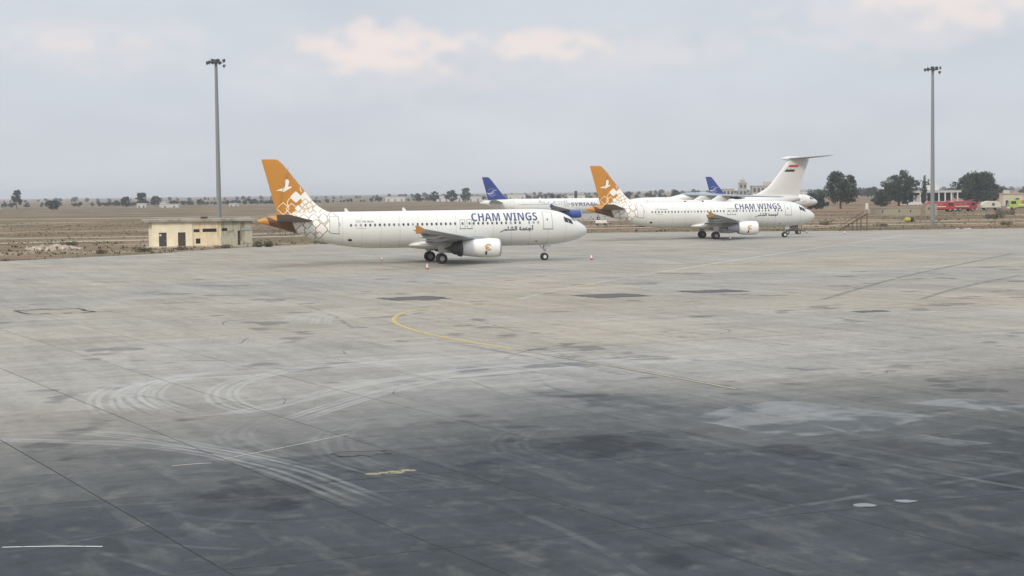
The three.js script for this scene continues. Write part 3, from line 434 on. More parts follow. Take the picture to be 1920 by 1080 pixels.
function airliner(o) {
  const T = TEX[o.livery], L = o.livery === 'orange', g = thing('airliner', o.label, 'airliner', o.pos, o.turn, o.group), R = 17.71, B = A320, near = o.detail;
  const fus = part('fuselage', B.geo(96, 48), paintMat(T.fus), g);
  part('belly_fairing', (() => { const F = new Body([[0, 2.25, 2.15, .05], [1.2, 2.6, 1.68, 1.5], [3, 2.75, 1.52, 2.05], [6, 2.75, 1.48, 2.1], [8.2, 2.7, 1.52, 2.02], [10, 2.45, 1.72, 1.4], [11.2, 2.2, 2.1, .05]], 11.2, R - 10.6); return F.geo(24, 24); })(), M.white, g);
  // cabin windows, doors, exits, flight deck glazing
  for (let k = 0; k < 41; k++) { const s = 6.2 + k * .531; if ([3].includes(k)) continue; if (s > 14.6 && s < 15.25 || s > 13.8 && s < 14.45) continue; const ph = B.phiAt(s, 4.37); const w = part('cabin_window', winGeo, [M.winGlass, M.winGlass, M.winDark, M.winBlind][h2(k, o.pos[0] | 0) * 4 | 0], g); orient(w, B.at(s, ph, .004), B.at(s, ph, 1)); }
  const door = (name, s0, s1, y0, y1) => { const p0 = B.phiAt((s0 + s1) / 2, y1), p1 = B.phiAt((s0 + s1) / 2, y0); const d = part(name, B.patch(s0, s1, p0, p1, .026, 3, 8), M.white, g); const e = .045, ring = [B.patch(s0 - e, s0, p0 - .02, p1 + .02, .022, 1, 8), B.patch(s1, s1 + e, p0 - .02, p1 + .02, .022, 1, 8), B.patch(s0 - e, s1 + e, p0 - .03, p0, .022, 3, 1), B.patch(s0 - e - .06, s1 + e + .06, p1, p1 + .045, .022, 3, 1)]; part('door_frame', ring, M.frame, d); return d; };
  const d1 = door('passenger_door', 4.55, 5.55, 3.66, 5.48); part('door_window', B.patch(5.05, 5.19, B.phiAt(5.1, 4.78), B.phiAt(5.1, 4.55), .034, 1, 2), M.glass, d1);
  door('passenger_door', 28.8, 29.75, 3.55, 5.35);
  for (const s of [13.87, 14.67]) { const d = door('overwing_exit', s, s + .5, 3.85, 4.75); const ph = B.phiAt(s + .25, 4.37), w = part('exit_window', winGeo, M.winGlass, d); orient(w, B.at(s + .25, ph, .032), B.at(s + .25, ph, 1)); }
  for (const sg of [1, -1]) {
    const pn = (s0, s1, a0, a1, sk) => { const q = grid(4, 4, (u, v) => B.at(s0 + (s1 - s0) * u + sk * (1 - v), sg * (a0 + (a1 - a0) * v) * D2R, .016)); part('cockpit_window', q, M.glass, g); };
    pn(2.55, 3.02, 44, 66, .06); pn(1.98, 2.47, 43, 66, .14); pn(1.5, 1.93, 5, 38, .28);
  }
  if (near) { part('outflow_valve', B.patch(27.35, 27.75, B.phiAt(27.5, 2.85), B.phiAt(27.5, 2.6), .01, 2, 2), M.black, g); part('static_port', B.patch(6.1, 6.45, B.phiAt(6.3, 2.3), B.phiAt(6.3, 2.15), .01, 2, 2), M.wingDark, g); }
  for (const s of [20.9, 27.4]) part('antenna', surface([[s, .5, 5.85, 0, .1], [s + .3, .22, 6.24, 0, .1]], R, true), M.white, g);
  // fin with a faired root
  const fy = (y) => mix(30.1, 35.1, (y - 5.4) / 6.36), ft = (y) => mix(35.33, 37.03, (y - 5.4) / 6.36);
  const fs = [[5.2, -1.2], [5.6, -1.1], [5.85, -.9], [6.1, -.48], [6.5, -.16], [7, -.02], [8, 0], [9.5, 0], [11.2, 0], [11.7, .16], [11.76, .4]].map(([y, e]) => { const le = fy(y) + e; return [le, ft(y) - le, y, 0, .095 * (y > 11.5 ? .6 : 1)]; });
  const fin = part('tail_fin', surface(fs, R, true, (s, y) => [(37.81 - s) * 100.5 / 1000, 1 - (12.27 - y) * 101.7 / 800]), paintMat(T.fin), g);
  part('rudder_hinge', box(.05, 4.9, .03, 0, 0, 0).rotateZ(-.27).translate(R - 34.75, 8.5, .26), L ? std(.4, .25, .1, .6) : M.navy, fin);
  for (const sg of [1, -1]) {
    part('tailplane', surface([[31.2, 4.2, 4.85, sg * .5, .1], [32.4, 3.2, 5.12, sg * 2.4, .1], [34.45, 1.55, 5.66, sg * 6.0, .1], [34.75, 1.2, 5.69, sg * 6.22, .05]], R), L ? M.stab : M.wing, g);
    const w = part('wing', surface([[10.75, 8.2, 2.3, sg * 1.2, .125], [12, 7.1, 2.42, sg * 2.2, .125], [14.75, 4.75, 2.92, sg * 6.4, .115], [18.25, 3.1, 3.5, sg * 11.7, .11], [21.35, 1.62, 4.06, sg * 16.6, .105]], R), M.wing, g);
    part('flap', surface([[17.9, 1.5, 2.2, sg * 2.6, .12], [18.55, 1.15, 2.72, sg * 6.3, .12]], R), M.wingDark, w); part('flap', surface([[18.65, 1.15, 2.76, sg * 6.6, .12], [20.65, .8, 3.42, sg * 12.6, .12]], R), M.wingDark, w);
    part('slat', surface([[15, .5, 2.93, sg * 6.9, .3], [20.95, .26, 3.98, sg * 16, .3]], R), M.metal, w);
    for (const [z, s, y, l] of [[4.9, 16.8, 2.38, 3.6], [8.6, 17.7, 2.85, 3.1], [12, 19.1, 3.25, 2.4]]) part('flap_track_fairing', new Body([[0, .06, -.06, .04], [l * .3, .12, -.3, .17], [l * .6, .08, -.26, .15], [l, -.1, -.16, .02]], l, 0).geo(14, 12).translate(R - s, y, sg * z), M.wing, w);
    part('wingtip_fence', surface([[22.35, .4, 3.66, sg * 17.0, .06], [21.65, 1.05, 4.06, sg * 17.0, .07], [22.4, .38, 4.5, sg * 17.0, .06]], R, true), L ? M.orange : M.navy, w);
    // engine
    const long = o.engine === 'long', ez = sg * 5.75, ey = 1.72, f = 11.5, wl = long ? 4.35 : 3.15, re = 1.07;
    const place = (q) => { q.translate(R - f, ey, ez); return q; };
    const nac = part('engine_nacelle', place(lathe(long ? [[-wl, .72], [-wl + .6, .86], [-2.4, 1.02], [-1.2, re], [-.35, 1.03], [-.1, .97], [0, .88]] : [[-wl, .86], [-2.4, 1.03], [-1.2, 1.1], [-.35, 1.06], [-.1, 1], [0, .9]], 36)), paintMat(T.nac), g);
    part('inlet_lip', place(lathe([[-.16, .99], [-.05, .955], [.02, .9], [-.05, .84], [-.4, .8], [-.9, .82]], 36)), M.metal, nac);
    part('fan', place(lathe([[-.9, .83], [-.85, .3], [-.55, .1], [-.4, .0]], 24)), M.hot, nac);
    part('exhaust_nozzle', place(lathe(long ? [[-wl - 1.05, .5], [-wl - .8, .66], [-wl + .1, .78]] : [[-wl - 1.7, .3], [-wl - 1.1, .48], [-wl - .2, .66], [-wl + .4, .8]], 28)), long ? M.hot : M.steel, nac);
    part('exhaust_cone', place(lathe([[-wl - (long ? 1.9 : 2.2), .02], [-wl - 1.3, .25], [-wl - .6, .4]], 18)), M.hot, nac);
    part('pylon', surface([[f + 1.2, 5.6, 2.55, ez, .07], [f + 1.9, 5.4, 3.05, ez, .06]], R, true), long ? M.wingDark : M.wing, nac);
    if (long) part('thrust_reverser', place(lathe([[-wl - .35, .86], [-wl + .05, .93], [-wl + .1, .7]], 30)), M.hot, nac);
    if (L && sg > 0) {
      const em = new THREE.RingGeometry(.24, .37, 26, 1, .6, 5.1); em.translate(-1.5, .12, 0); const em2 = new THREE.CircleGeometry(.13, 14); em2.translate(-1.58, .08, 0);
      const bend = (q) => { const p = q.attributes.position; for (let i = 0; i < p.count; i++) { const rr = 1.1; p.setZ(i, Math.sqrt(rr * rr - p.getY(i) ** 2) + .012); } q.computeVertexNormals(); return place(q); };
      part('emblem', [bend(em), bend(em2)], M.gold, nac);
      part('inlet_hatch', bend(new THREE.PlaneGeometry(.2, .4, 1, 3).translate(-1.75, -.52, 0)), M.black, nac);
    }
    // main gear
    const mg = part('main_gear_leg', [bar([0, .6, sg * 3.795], [.1, 2.75, sg * 3.7], .11, 10, .14), bar([0, .6, sg * 3.4], [0, .6, sg * 4.2], .09, 8), bar([0, 1.1, sg * 3.75], [-.05, 2.5, sg * 2.4], .06, 6), bar([-.22, .75, sg * 3.8], [-.1, 1.7, sg * 3.8], .04, 6)], M.steel, g);
    part('gear_door', box(.9, 1.3, .04, .05, 1.85, sg * 4.12), M.white, mg);
    for (const q of [-.43, .43]) wheel(mg, 'main', 0, .585, sg * 3.795 + q, M.rim);
  }
  const nx = R - 5.07, ng = part('nose_gear_leg', [bar([nx, .42, 0], [nx + .22, 1.95, 0], .08, 10, .1), bar([nx, .42, -.32], [nx, .42, .32], .05, 8), bar([nx + .08, 1.05, 0], [nx - .7, 1.9, 0], .045, 6)], M.steel, g);
  for (const q of [-.25, .25]) wheel(ng, 'nose', nx, .42, q, M.rimWhite);
  for (const q of [-.34, .34]) part('gear_door', box(.75, .55, .03, nx + .3, 1.62, q), M.white, ng);
  part('landing_light', box(.14, .18, .3, nx + .22, 1.35, 0), M.rimWhite, ng);
  return g;
}
airliner({ livery: 'orange', engine: 'long', detail: true, label: 'nearest white airliner with orange fin, parked beside a traffic cone', pos: [-8.6, .004, -198.6], turn: 12.5 * D2R, group: 'orange-finned airliners' });
airliner({ livery: 'orange', engine: 'short', detail: true, label: 'farther white airliner with orange fin, standing in front of the T-tailed transport', pos: [31.5, .004, -281], turn: 10 * D2R, group: 'orange-finned airliners' });
airliner({ livery: 'blue', engine: 'long', label: 'white airliner with blue fin and blue engines, behind the nose of the nearest airliner', pos: [11.2, .008, -472], turn: 13 * D2R, group: 'blue-finned airliners' });
airliner({ livery: 'blue', engine: 'long', label: 'farthest white airliner with blue fin, its nose showing past the T-tailed transport', pos: [80.5, .008, -560], turn: 10 * D2R, group: 'blue-finned airliners' });

// four-engined freighter with a T-tail, nose to the left
{
  const g = thing('cargo_plane', 'white T-tailed cargo aircraft with red and black flag on its fin', 'cargo plane', [42.2, 0, -382], Math.PI + 0.33), R = 21;
  const B = new Body([[0, 3.6, 3.3, .05], [.6, 4.5, 2.5, 1.0], [2, 5.3, 1.9, 1.7], [4, 6.0, 1.5, 2.2], [7, 6.25, 1.35, 2.4], [14, 6.25, 1.35, 2.4], [22, 6.25, 1.35, 2.4], [29, 6.25, 1.4, 2.4], [34, 6.3, 2.1, 2.2], [38, 6.35, 3.3, 1.7], [41, 6.35, 4.3, 1.15], [43.4, 6.1, 5.1, .5]], 43.4, R);
  part('fuselage', B.geo(70, 36), M.white, g);
  part('wing_box_fairing', new Body([[0, 6.15, 6.0, .1], [2.5, 6.75, 5.2, 1.5], [5, 7.15, 5, 1.95], [9, 7.15, 5, 1.95], [12, 6.7, 5.4, 1.4], [14.5, 6.2, 6, .1]], 14.5, R - 12.2).geo(24, 20), M.white, g);
  for (const sg of [1, -1]) {
    const w = part('wing', surface([[15, 8.2, 6.75, 0, .12], [16.1, 7.4, 6.7, sg * 2.4, .12], [19.3, 4.8, 6.5, sg * 10, .11], [25, 2.4, 6.15, sg * 24.6, .1]], R), std(.27, .31, .35, .5), g);
    part('flap', surface([[23.3, 1.6, 6.4, sg * 3, .12], [24, 1.2, 6.2, sg * 12, .12]], R), M.wingDark, w);
    for (const z of [4.5, 8, 12]) part('flap_track_fairing', new Body([[0, .05, -.05, .04], [1.4, .15, -.4, .22], [3.6, -.1, -.2, .03]], 3.6, 0).geo(10, 10).translate(R - 21, 6.25 - z * .015, sg * z), M.hot, w);
    for (const [z, s] of [[6.4, 14.8], [10.6, 17]]) { const e = part('engine_nacelle', lathe([[-4.4, .55], [-2.5, .85], [-.5, .9], [0, .75]], 20).translate(R - s + 1.6, 4.75, sg * z), M.white, g); part('pylon', surface([[s - .2, 4, 5.3, sg * z, .08], [s + 1.8, 4, 6.5, sg * z, .07]], R, true), M.white, e); part('inlet', lathe([[-.3, .78], [-.4, .1], [0, .0]], 14).translate(R - s + 1.6, 4.75, sg * z), M.hot, e); }
    part('tailplane', surface([[40.6, 5.1, 14.35, 0, .1], [41.3, 4.6, 14.42, sg * 1, .1], [46, 1.7, 14.85, sg * 8.7, .08]], R), std(.32, .33, .34, .5), g);
    const lg = part('main_gear_leg', [bar([2, .62, sg * 2.6], [2, 2, sg * 2.4], .16), bar([-1.4, .62, sg * 2.6], [-1.4, 2, sg * 2.4], .16), bar([2, .62, sg * 2], [2, .62, sg * 3.3], .1), bar([-1.4, .62, sg * 2], [-1.4, .62, sg * 3.3], .1)], M.steel, g);
    for (const x of [2, -1.4]) for (const z of [2.1, 3.1]) wheel(lg, 'main', x, .585, sg * z, M.rim);
    part('gear_fairing', new Body([[0, 2.1, 1.9, .05], [3, 3, 1.2, 1], [8, 3, 1.2, 1], [11, 2.2, 1.8, .05]], 11, 5.5).geo(16, 14).translate(0, 0, sg * 2.2), M.white, g);
  }
  const fin = part('tail_fin', surface([[29.5, 14, 6.0, 0, .05], [33.4, 10.4, 6.7, 0, .07], [35.8, 8.2, 8, 0, .1], [36.9, 7.4, 9, 0, .11], [39.4, 5.9, 12, 0, .11], [41.2, 5.1, 14.3, 0, .11]], R, true), M.white, g);
  part('tail_bullet', new Body([[0, 14.4, 14.3, .04], [1.5, 14.8, 13.95, .42], [4, 14.8, 14, .45], [7, 14.5, 14.3, .05]], 7, R - 39.2).geo(16, 14), M.white, g);
  // flag on the side turned to us: red band, stars on white, black band (leaning with the fin)
  const band = (y0, y1, mat, name) => { const q = grid(4, 2, (u, v) => { const y = y0 + (y1 - y0) * v, s = 41.15 + (y - 11.4) * .9 - 1.35 + u * 2.3; return [R - s, y, -.36 - .0 * u]; }); part(name, q, mat, fin); const q2 = q.clone(); q2.translate(0, 0, .72); part(name, q2, mat, fin); };
  band(12.5, 12.98, std(.55, .06, .06, .6), 'red_flag_band'); band(11.5, 11.98, M.black, 'black_flag_band');
  const star = (() => { const s = new THREE.Shape(); for (let k = 0; k < 10; k++) { const a = k * Math.PI / 5 + Math.PI / 2, r = k % 2 ? .07 : .18; k ? s.lineTo(r * Math.cos(a), r * Math.sin(a)) : s.moveTo(r * Math.cos(a), r * Math.sin(a)); } return new THREE.ExtrudeGeometry(s, { depth: .02, bevelEnabled: false }); })();
  for (const x of [0, .8]) for (const z of [-.38, .36]) { const m = part('flag_star', star, std(.1, .3, .14, .6), fin); m.position.set(R - 40.6 - x, 12.24, z); }
  part('nose_gear_leg', [bar([R - 6, .62, 0], [R - 6, 1.6, 0], .14), bar([R - 6, .62, -.6], [R - 6, .62, .6], .1)], M.steel, g);
  for (const z of [-.55, .55]) wheel(g.children[g.children.length - 1], 'main', R - 6, .585, z, M.rim);
}

// ---------------------------------------------------------------- light masts
const mastMat = std(.22, .225, .23, .55), lampMat = std(.07, .075, .08, .5), lampGlass = std(.5, .52, .52, .2);
function mast(label, [x, z], H, seed) {
  const g = thing('light_mast', label, 'light mast', [x, 0, z], 0, 'tall floodlight masts'), r = rng(seed);
  part('pole', [new THREE.CylinderGeometry(.27, .47, H - .6, 16).translate(0, (H - .6) / 2, 0), new THREE.CylinderGeometry(.62, .62, .06, 16).translate(0, .03, 0)], mastMat, g);
  part('base_box', box(.5, 1.0, .3, 0, .95, .5), mastMat, g);
  const ring = new THREE.TorusGeometry(1.15, .07, 6, 24); ring.rotateX(Math.PI / 2); ring.translate(0, H - .75, 0);
  const sp = [ring]; for (let k = 0; k < 4; k++) { const a = k * Math.PI / 2 + .4; sp.push(bar([0, H - .75, 0], [1.15 * Math.cos(a), H - .75, 1.15 * Math.sin(a)], .05)); }
  part('head_frame', sp, lampMat, g); part('head_cap', new THREE.CylinderGeometry(.36, .42, .75, 14).translate(0, H - .5, 0), lampMat, g);
  for (const [a, rr, dy, tilt] of [[3.05, 1.55, -.05, .2], [2.5, 1.3, .1, .5], [1.9, 1.1, .35, .7], [1.1, 1.1, .3, .6], [.25, 1.5, .3, .3], [-.1, 1.45, -.55, 1.2], [-1.2, 1.2, .1, .5], [-2.2, 1.2, .15, .6]]) {
    const f = part('floodlight', new THREE.CylinderGeometry(.34, .2, .42, 12).rotateX(Math.PI / 2 + tilt * .5), lampMat, g); f.position.set(rr * Math.cos(a), H - .72 + dy + (r() - .5) * .1, rr * Math.sin(a)); f.rotation.y = -a + Math.PI / 2;
    part('bracket', box(.07, .5, .07, 0, -.25, 0), lampMat, f);
  }
  part('lightning_rod', bar([-1.05, H - .75, .2], [-1.05, H + .15, .2], .025), lampMat, g);
}
mast('tall grey floodlight mast rising behind the small cream hut', [-53.2, -321], 32.6, 1);
mast('tall grey floodlight mast standing before the red fire engines', [87.1, -364], 32.6, 2);

// ---------------------------------------------------------------- small cream hut
function plasterTex(r0, g0, b0, seed, dirt) {
  const N = 512, b = new Uint8Array(N * N * 4);
  for (let j = 0; j < N; j++) for (let i = 0; i < N; i++) { const x = i / N * 8, y = j / N * 4; let t = .86 + .22 * fbm(x * 1.1 + seed, y * 1.1, 4) + .06 * vn(x * 14, y * 14 + seed); const run = sst(.55, .8, fbm(x * 2.6 + seed * 3, y * .35, 3)) * dirt, spot = sst(.6, .75, fbm(x * .9 + 9 + seed, y * .9 + 4, 4)) * dirt; t *= 1 - .35 * run - .3 * spot; const k = (j * N + i) * 4; b[k] = e8(r0 * t); b[k + 1] = e8(g0 * t * (1 - .04 * run)); b[k + 2] = e8(b0 * t * (1 - .14 * run)); b[k + 3] = 255; }
  const t = dataTex(b, N, N); t.wrapS = t.wrapT = THREE.RepeatWrapping; t.repeat.set(1 / 8, 1 / 4); return t;
}
function wallWithHoles(w, h, t, holes) { const s = new THREE.Shape([[0, 0], [w, 0], [w, h], [0, h]].map((p) => new THREE.Vector2(...p))); for (const [a, b, c, d] of holes) s.holes.push(new THREE.Path([[a, c], [a, d], [b, d], [b, c]].map((p) => new THREE.Vector2(...p)))); const g = new THREE.ExtrudeGeometry(s, { depth: t, bevelEnabled: false }); g.translate(0, 0, -t); return g; }
{
  const a = 17 * D2R, g = thing('utility_hut', 'low cream flat-roofed utility hut with dark doors at the apron edge', 'hut', [-54.4, .02, -266.6], a), D = 5.2, H = 3.85;
  const pl = (t) => new THREE.MeshStandardMaterial({ map: t, roughness: .95, bumpMap: grainTex, bumpScale: .01 });
  const c1 = pl(plasterTex(.84, .75, .55, 1, .2)), c2 = pl(plasterTex(.76, .64, .44, 7, .6)), c3 = pl(plasterTex(.43, .41, .32, 13, 1.2)), roofM = pl(plasterTex(.36, .34, .29, 21, .9)), dk = std(.05, .035, .025, .7), brown = std(.075, .052, .042, .65), doorG = std(.06, .055, .055, .6), shut = std(.3, .34, .34, .6);
  const W1 = part('wall', wallWithHoles(6.05, H, .25, [[1.0, 2.15, 0.0001, 2.28], [3.85, 5.0, 0.0001, 2.28]]), c1, g, 'bright cream front wall with two doors'); W1.position.z = .14;
  const W2 = part('wall', wallWithHoles(4.35, H, .25, [[.2, 1.1, 2.25, 2.72], [1.55, 3.7, 2.25, 2.78], [.5, 1.2, .5, 1.3]]), c2, g, 'peach stained wall with slit windows'); W2.position.x = 6.05;
  const W3 = part('wall', wallWithHoles(4.8, H, .25, [[.12, .98, 2.35, 2.8], [2.55, 2.95, .0001, 2.4]]), c3, g, 'greyish weathered wall at the right'); W3.position.x = 10.4; W3.position.z = -.05;
  part('end_wall', box(.25, H, D, .127, H / 2, -D / 2 - .13), c1, g); part('end_wall', box(.25, H, D - .1, 15.07, H / 2, -D / 2 - .31), c3, g); part('rear_wall', box(15.2, H, .25, 7.6, H / 2, -D - .4), c3, g);
  part('partition', box(.2, H - .1, D - .3, 6.05, H / 2, -D / 2 - .2), c3, g); part('partition', box(.2, H - .1, D - .3, 10.4, H / 2, -D / 2 - .2), c3, g);
  const roof = part('roof_slab', new THREE.ExtrudeGeometry(new THREE.Shape([[-1, -.55], [16.0, -.55], [16.0, D + .9], [-1, D + .9]].map((p) => new THREE.Vector2(...p))), { depth: .36, bevelEnabled: true, bevelSize: .03, bevelThickness: .03, bevelSegments: 1 }).rotateX(-Math.PI / 2).translate(0, H + .03, .0), roofM, g);
  part('parapet', [box(16.6, .14, .18, 7.5, H + .49, -D - .7)], roofM, roof); part('roof_hatch', box(1.0, .3, .8, 8.2, H + .57, -2.6), dk, roof);
  part('plinth', box(17.4, .24, 1.3, 7.4, .08, .75), pl(plasterTex(.5, .45, .36, 31, .8)), g);
  const door = (x, w, h, m, z) => { const d = part('door', box(w - .06, h - .04, .06, x + w / 2, h / 2, z - .16), m, g); part('door_frame', [box(.05, h, .12, x + .025, h / 2, z - .12), box(.05, h, .12, x + w - .025, h / 2, z - .12), box(w - .1, .05, .12, x + w / 2, h - .03, z - .12)], dk, d); part('handle', box(.06, .14, .05, x + w - .2, 1.05, z - .11), M.steel, d); return d; };
  const dd = door(1.0, 1.15, 2.28, doorG, .14); part('notice', box(.36, .34, .02, 1.2, 1.9, .03), std(.6, .6, .58, .8), dd);
  door(3.85, 1.15, 2.28, brown, .14); door(12.95, .4, 2.4, dk, -.05);
  const win = (x0, x1, y0, y1, z) => { const w = part('window', box(x1 - x0, y1 - y0, .02, (x0 + x1) / 2, (y0 + y1) / 2, z - .2), M.glass, g); const b = [box(x1 - x0, .04, .05, (x0 + x1) / 2, y0 + .02, z - .16), box(x1 - x0, .04, .05, (x0 + x1) / 2, y1 - .02, z - .16)]; for (let k = 0; k <= Math.ceil((x1 - x0) / .5); k++) b.push(box(.04, y1 - y0 - .08, .05, Math.min(x1 - .02, x0 + .02 + k * .5), (y0 + y1) / 2, z - .16)); part('window_frame', b, brown, w); };
  win(6.25, 7.15, 2.25, 2.72, 0); win(7.6, 9.75, 2.25, 2.78, 0); win(10.52, 11.38, 2.35, 2.8, -.05);
  const v = part('vent_grille', box(.7, .8, .02, 6.9, .9, -.18), dk, g); for (let k = 0; k < 6; k++) part('slat', box(.7, .03, .08, 6.9, .58 + k * .13, -.12).rotateX(0), brown, v);
  part('shutter_box', box(1.45, .4, .1, 14.3, 2.62, .0), shut, g);
}
// ---------------------------------------------------------------- traffic cones
function cone(label, x, z, s = 1) { const g = thing('traffic_cone', label, 'traffic cone', [x, .02, z], .4, 'traffic cones on the apron'); g.scale.setScalar(s); part('base', box(.42, .05, .42, 0, .025, 0), std(.35, .06, .03, .7), g); part('body', new THREE.CylinderGeometry(.035, .15, .72, 16, 1).translate(0, .41, 0), std(.55, .09, .04, .6), g); const c = (y0, y1) => new THREE.CylinderGeometry(.154 - (y1 - .05) * .16, .154 - (y0 - .05) * .16, y1 - y0, 16, 1, true).translate(0, (y0 + y1) / 2, 0); part('reflective_band', c(.22, .66), std(.75, .75, .73, .5), g); }
cone('orange and white cone in front of the nearest airliner\'s main wheels', -8.7, -181, .85); cone('orange and white cone right of the nearest airliner\'s nose', 9.1, -200.9, .85); cone('small cone under the rear fuselage of the nearest airliner', -15.2, -206, .6); cone('white banded cone below the farther airliner\'s engine', 33.8, -271.8, .9); cone('dark-looking small cone at the apron edge below the rusty steel stairs', 56.6, -299, .75);
{ const g = thing('rubble_heap', 'few pale stones lying on the apron edge far right', 'rubble', [83, .0, -322]); const r = rng(5); for (let k = 0; k < 7; k++) { const q = new THREE.IcosahedronGeometry(.1 + r() * .22, 1); const p = q.attributes.position; for (let i = 0; i < p.count; i++) { const f = .8 + .4 * vn(p.getX(i) * 4 + k, p.getY(i) * 4 + p.getZ(i) * 3); p.setXYZ(i, p.getX(i) * f, p.getY(i) * f * .6, p.getZ(i) * f); } q.computeVertexNormals(); part('stone', q, std(.42, .4, .36, .95), g).position.set((r() - .5) * 3, .05, (r() - .5) * 1.4); } }
// heap of broken concrete on the left verge
{ const g = thing('rubble_pile', 'heap of broken pale concrete on the left dry verge', 'rubble', [-68.5, -.02, -263]); const r = rng(8), mats = [std(.42, .35, .28, .95), std(.36, .3, .24, .95), std(.5, .44, .37, .95)]; for (let k = 0; k < 90; k++) { const q = new THREE.BoxGeometry(.3 + r() * .7, .2 + r() * .45, .3 + r() * .6, 1, 1, 1), p = q.attributes.position; for (let i = 0; i < p.count; i++) p.setXYZ(i, p.getX(i) * (1 + .3 * Math.sin(k + p.getY(i) * 9)), p.getY(i), p.getZ(i) * (1 + .2 * Math.cos(k * 3))); const a = r() * 6.28, d = r() ** .7, m = part('concrete_chunk', q, mats[k % 3], g); m.position.set(Math.cos(a) * d * 4.2, .12 + (1 - d) * .5 * r(), Math.sin(a) * d * 3); m.rotation.set(r() * .9, r() * 6, r() * .9); } }

// ---------------------------------------------------------------- steel stairs, wall, drum, vehicles and buildings at the right
{
  const g = thing('steel_stairs', 'rusty steel boarding stair frame at the far apron edge', 'stairs', [59.4, -.02, -319.5], -.06), rust = std(.1, .055, .035, .85);
  for (const z of [0, -1.3]) { part('stringer', bar([.1, .05, z], [5.2, 3.05, z], .06), rust, g); part('handrail', [bar([.2, .9, z], [5.2, 3.75, z], .03), bar([1.2, .7, z], [1.2, 1.45, z], .025), bar([3.2, 1.85, z], [3.2, 2.6, z], .025)], rust, g); for (const [x, h] of [[2.6, 1.5], [3.4, 1.95], [4.1, 2.4], [5.2, 3.75]]) part('leg', bar([x, 0, z], [x, h, z], .045), rust, g); part('brace', bar([2.6, .7, z], [5.2, .7, z], .03), rust, g); }
  for (let k = 0; k < 14; k++) part('tread', box(.26, .03, 1.28, .35 + k * .36, .2 + k * .212, -.65), rust, g);
}
{
  const plW = new THREE.MeshStandardMaterial({ map: plasterTex(.34, .3, .23, 41, .9), roughness: .95 });
  const g = thing('concrete_wall', 'low beige concrete wall with small dark openings left of the fire engines', 'wall', [97.5, -.02, -478], .06), hk = std(.03, .028, .025, .9);
  part('long_panel', box(14.2, 2.1, .5, 6.9, 1.05, 0), plW, g); part('end_block', box(4.1, 3.0, 3, 16.1, 1.5, -.6), plW, g); part('coping', box(14.3, .12, .7, 6.9, 2.16, 0), plW, g);
  for (const [x, y, z] of [[3.3, 1.25, .26], [7.9, 1.3, .26], [11, 1.3, .26], [15.9, 1.9, .91]]) part('opening', box(.34, .6, .06, x, y, z), hk, g);
}
{ const g = thing('concrete_stub', 'small white concrete post standing behind the low beige wall', 'post', [111.5, -.02, -552]); part('shaft', box(.8, 1.9, .7, 0, 2.0, 0), std(.6, .58, .52, .9), g); part('foot', box(1.3, 1.1, 1.2, 0, .55, 0), std(.4, .37, .3, .9), g); }
{ const g = thing('oil_drum', 'yellow and black drum lying by the dirt track', 'drum', [88.9, -.02, -394], .1); const y = std(.42, .36, .05, .6); part('body', lathe([[-.75, 0], [-.75, .5], [-.2, .5], [-.2, .54], [-.1, .54], [-.1, .5], [.35, .5]], 20).translate(0, .5, 0), y, g); part('end', lathe([[.35, .56], [1.05, .56], [1.05, 0]], 20).translate(0, .56, 0), M.black, g); }
function wheels(g, xs, r, w, zs) { for (const x of xs) for (const z of zs) { const t = new THREE.LatheGeometry([[r * .55, -w / 2], [r * .9, -w / 2], [r, -w * .3], [r, w * .3], [r * .9, w / 2], [r * .55, w / 2]].map(([a, b]) => new THREE.Vector2(a, b)), 18).rotateX(Math.PI / 2); const m = part('wheel', t, M.tyre, g); m.position.set(x, r, z); part('rim', new THREE.CylinderGeometry(r * .56, r * .56, w * .8, 14).rotateX(Math.PI / 2), M.rim, m); } }
function prism(pts, w) { const e = new THREE.ExtrudeGeometry(new THREE.Shape(pts.map((p) => new THREE.Vector2(...p))), { depth: w - .12, bevelEnabled: true, bevelSize: .06, bevelThickness: .06, bevelSegments: 2 }); e.translate(0, 0, -(w - .12) / 2); return e; }
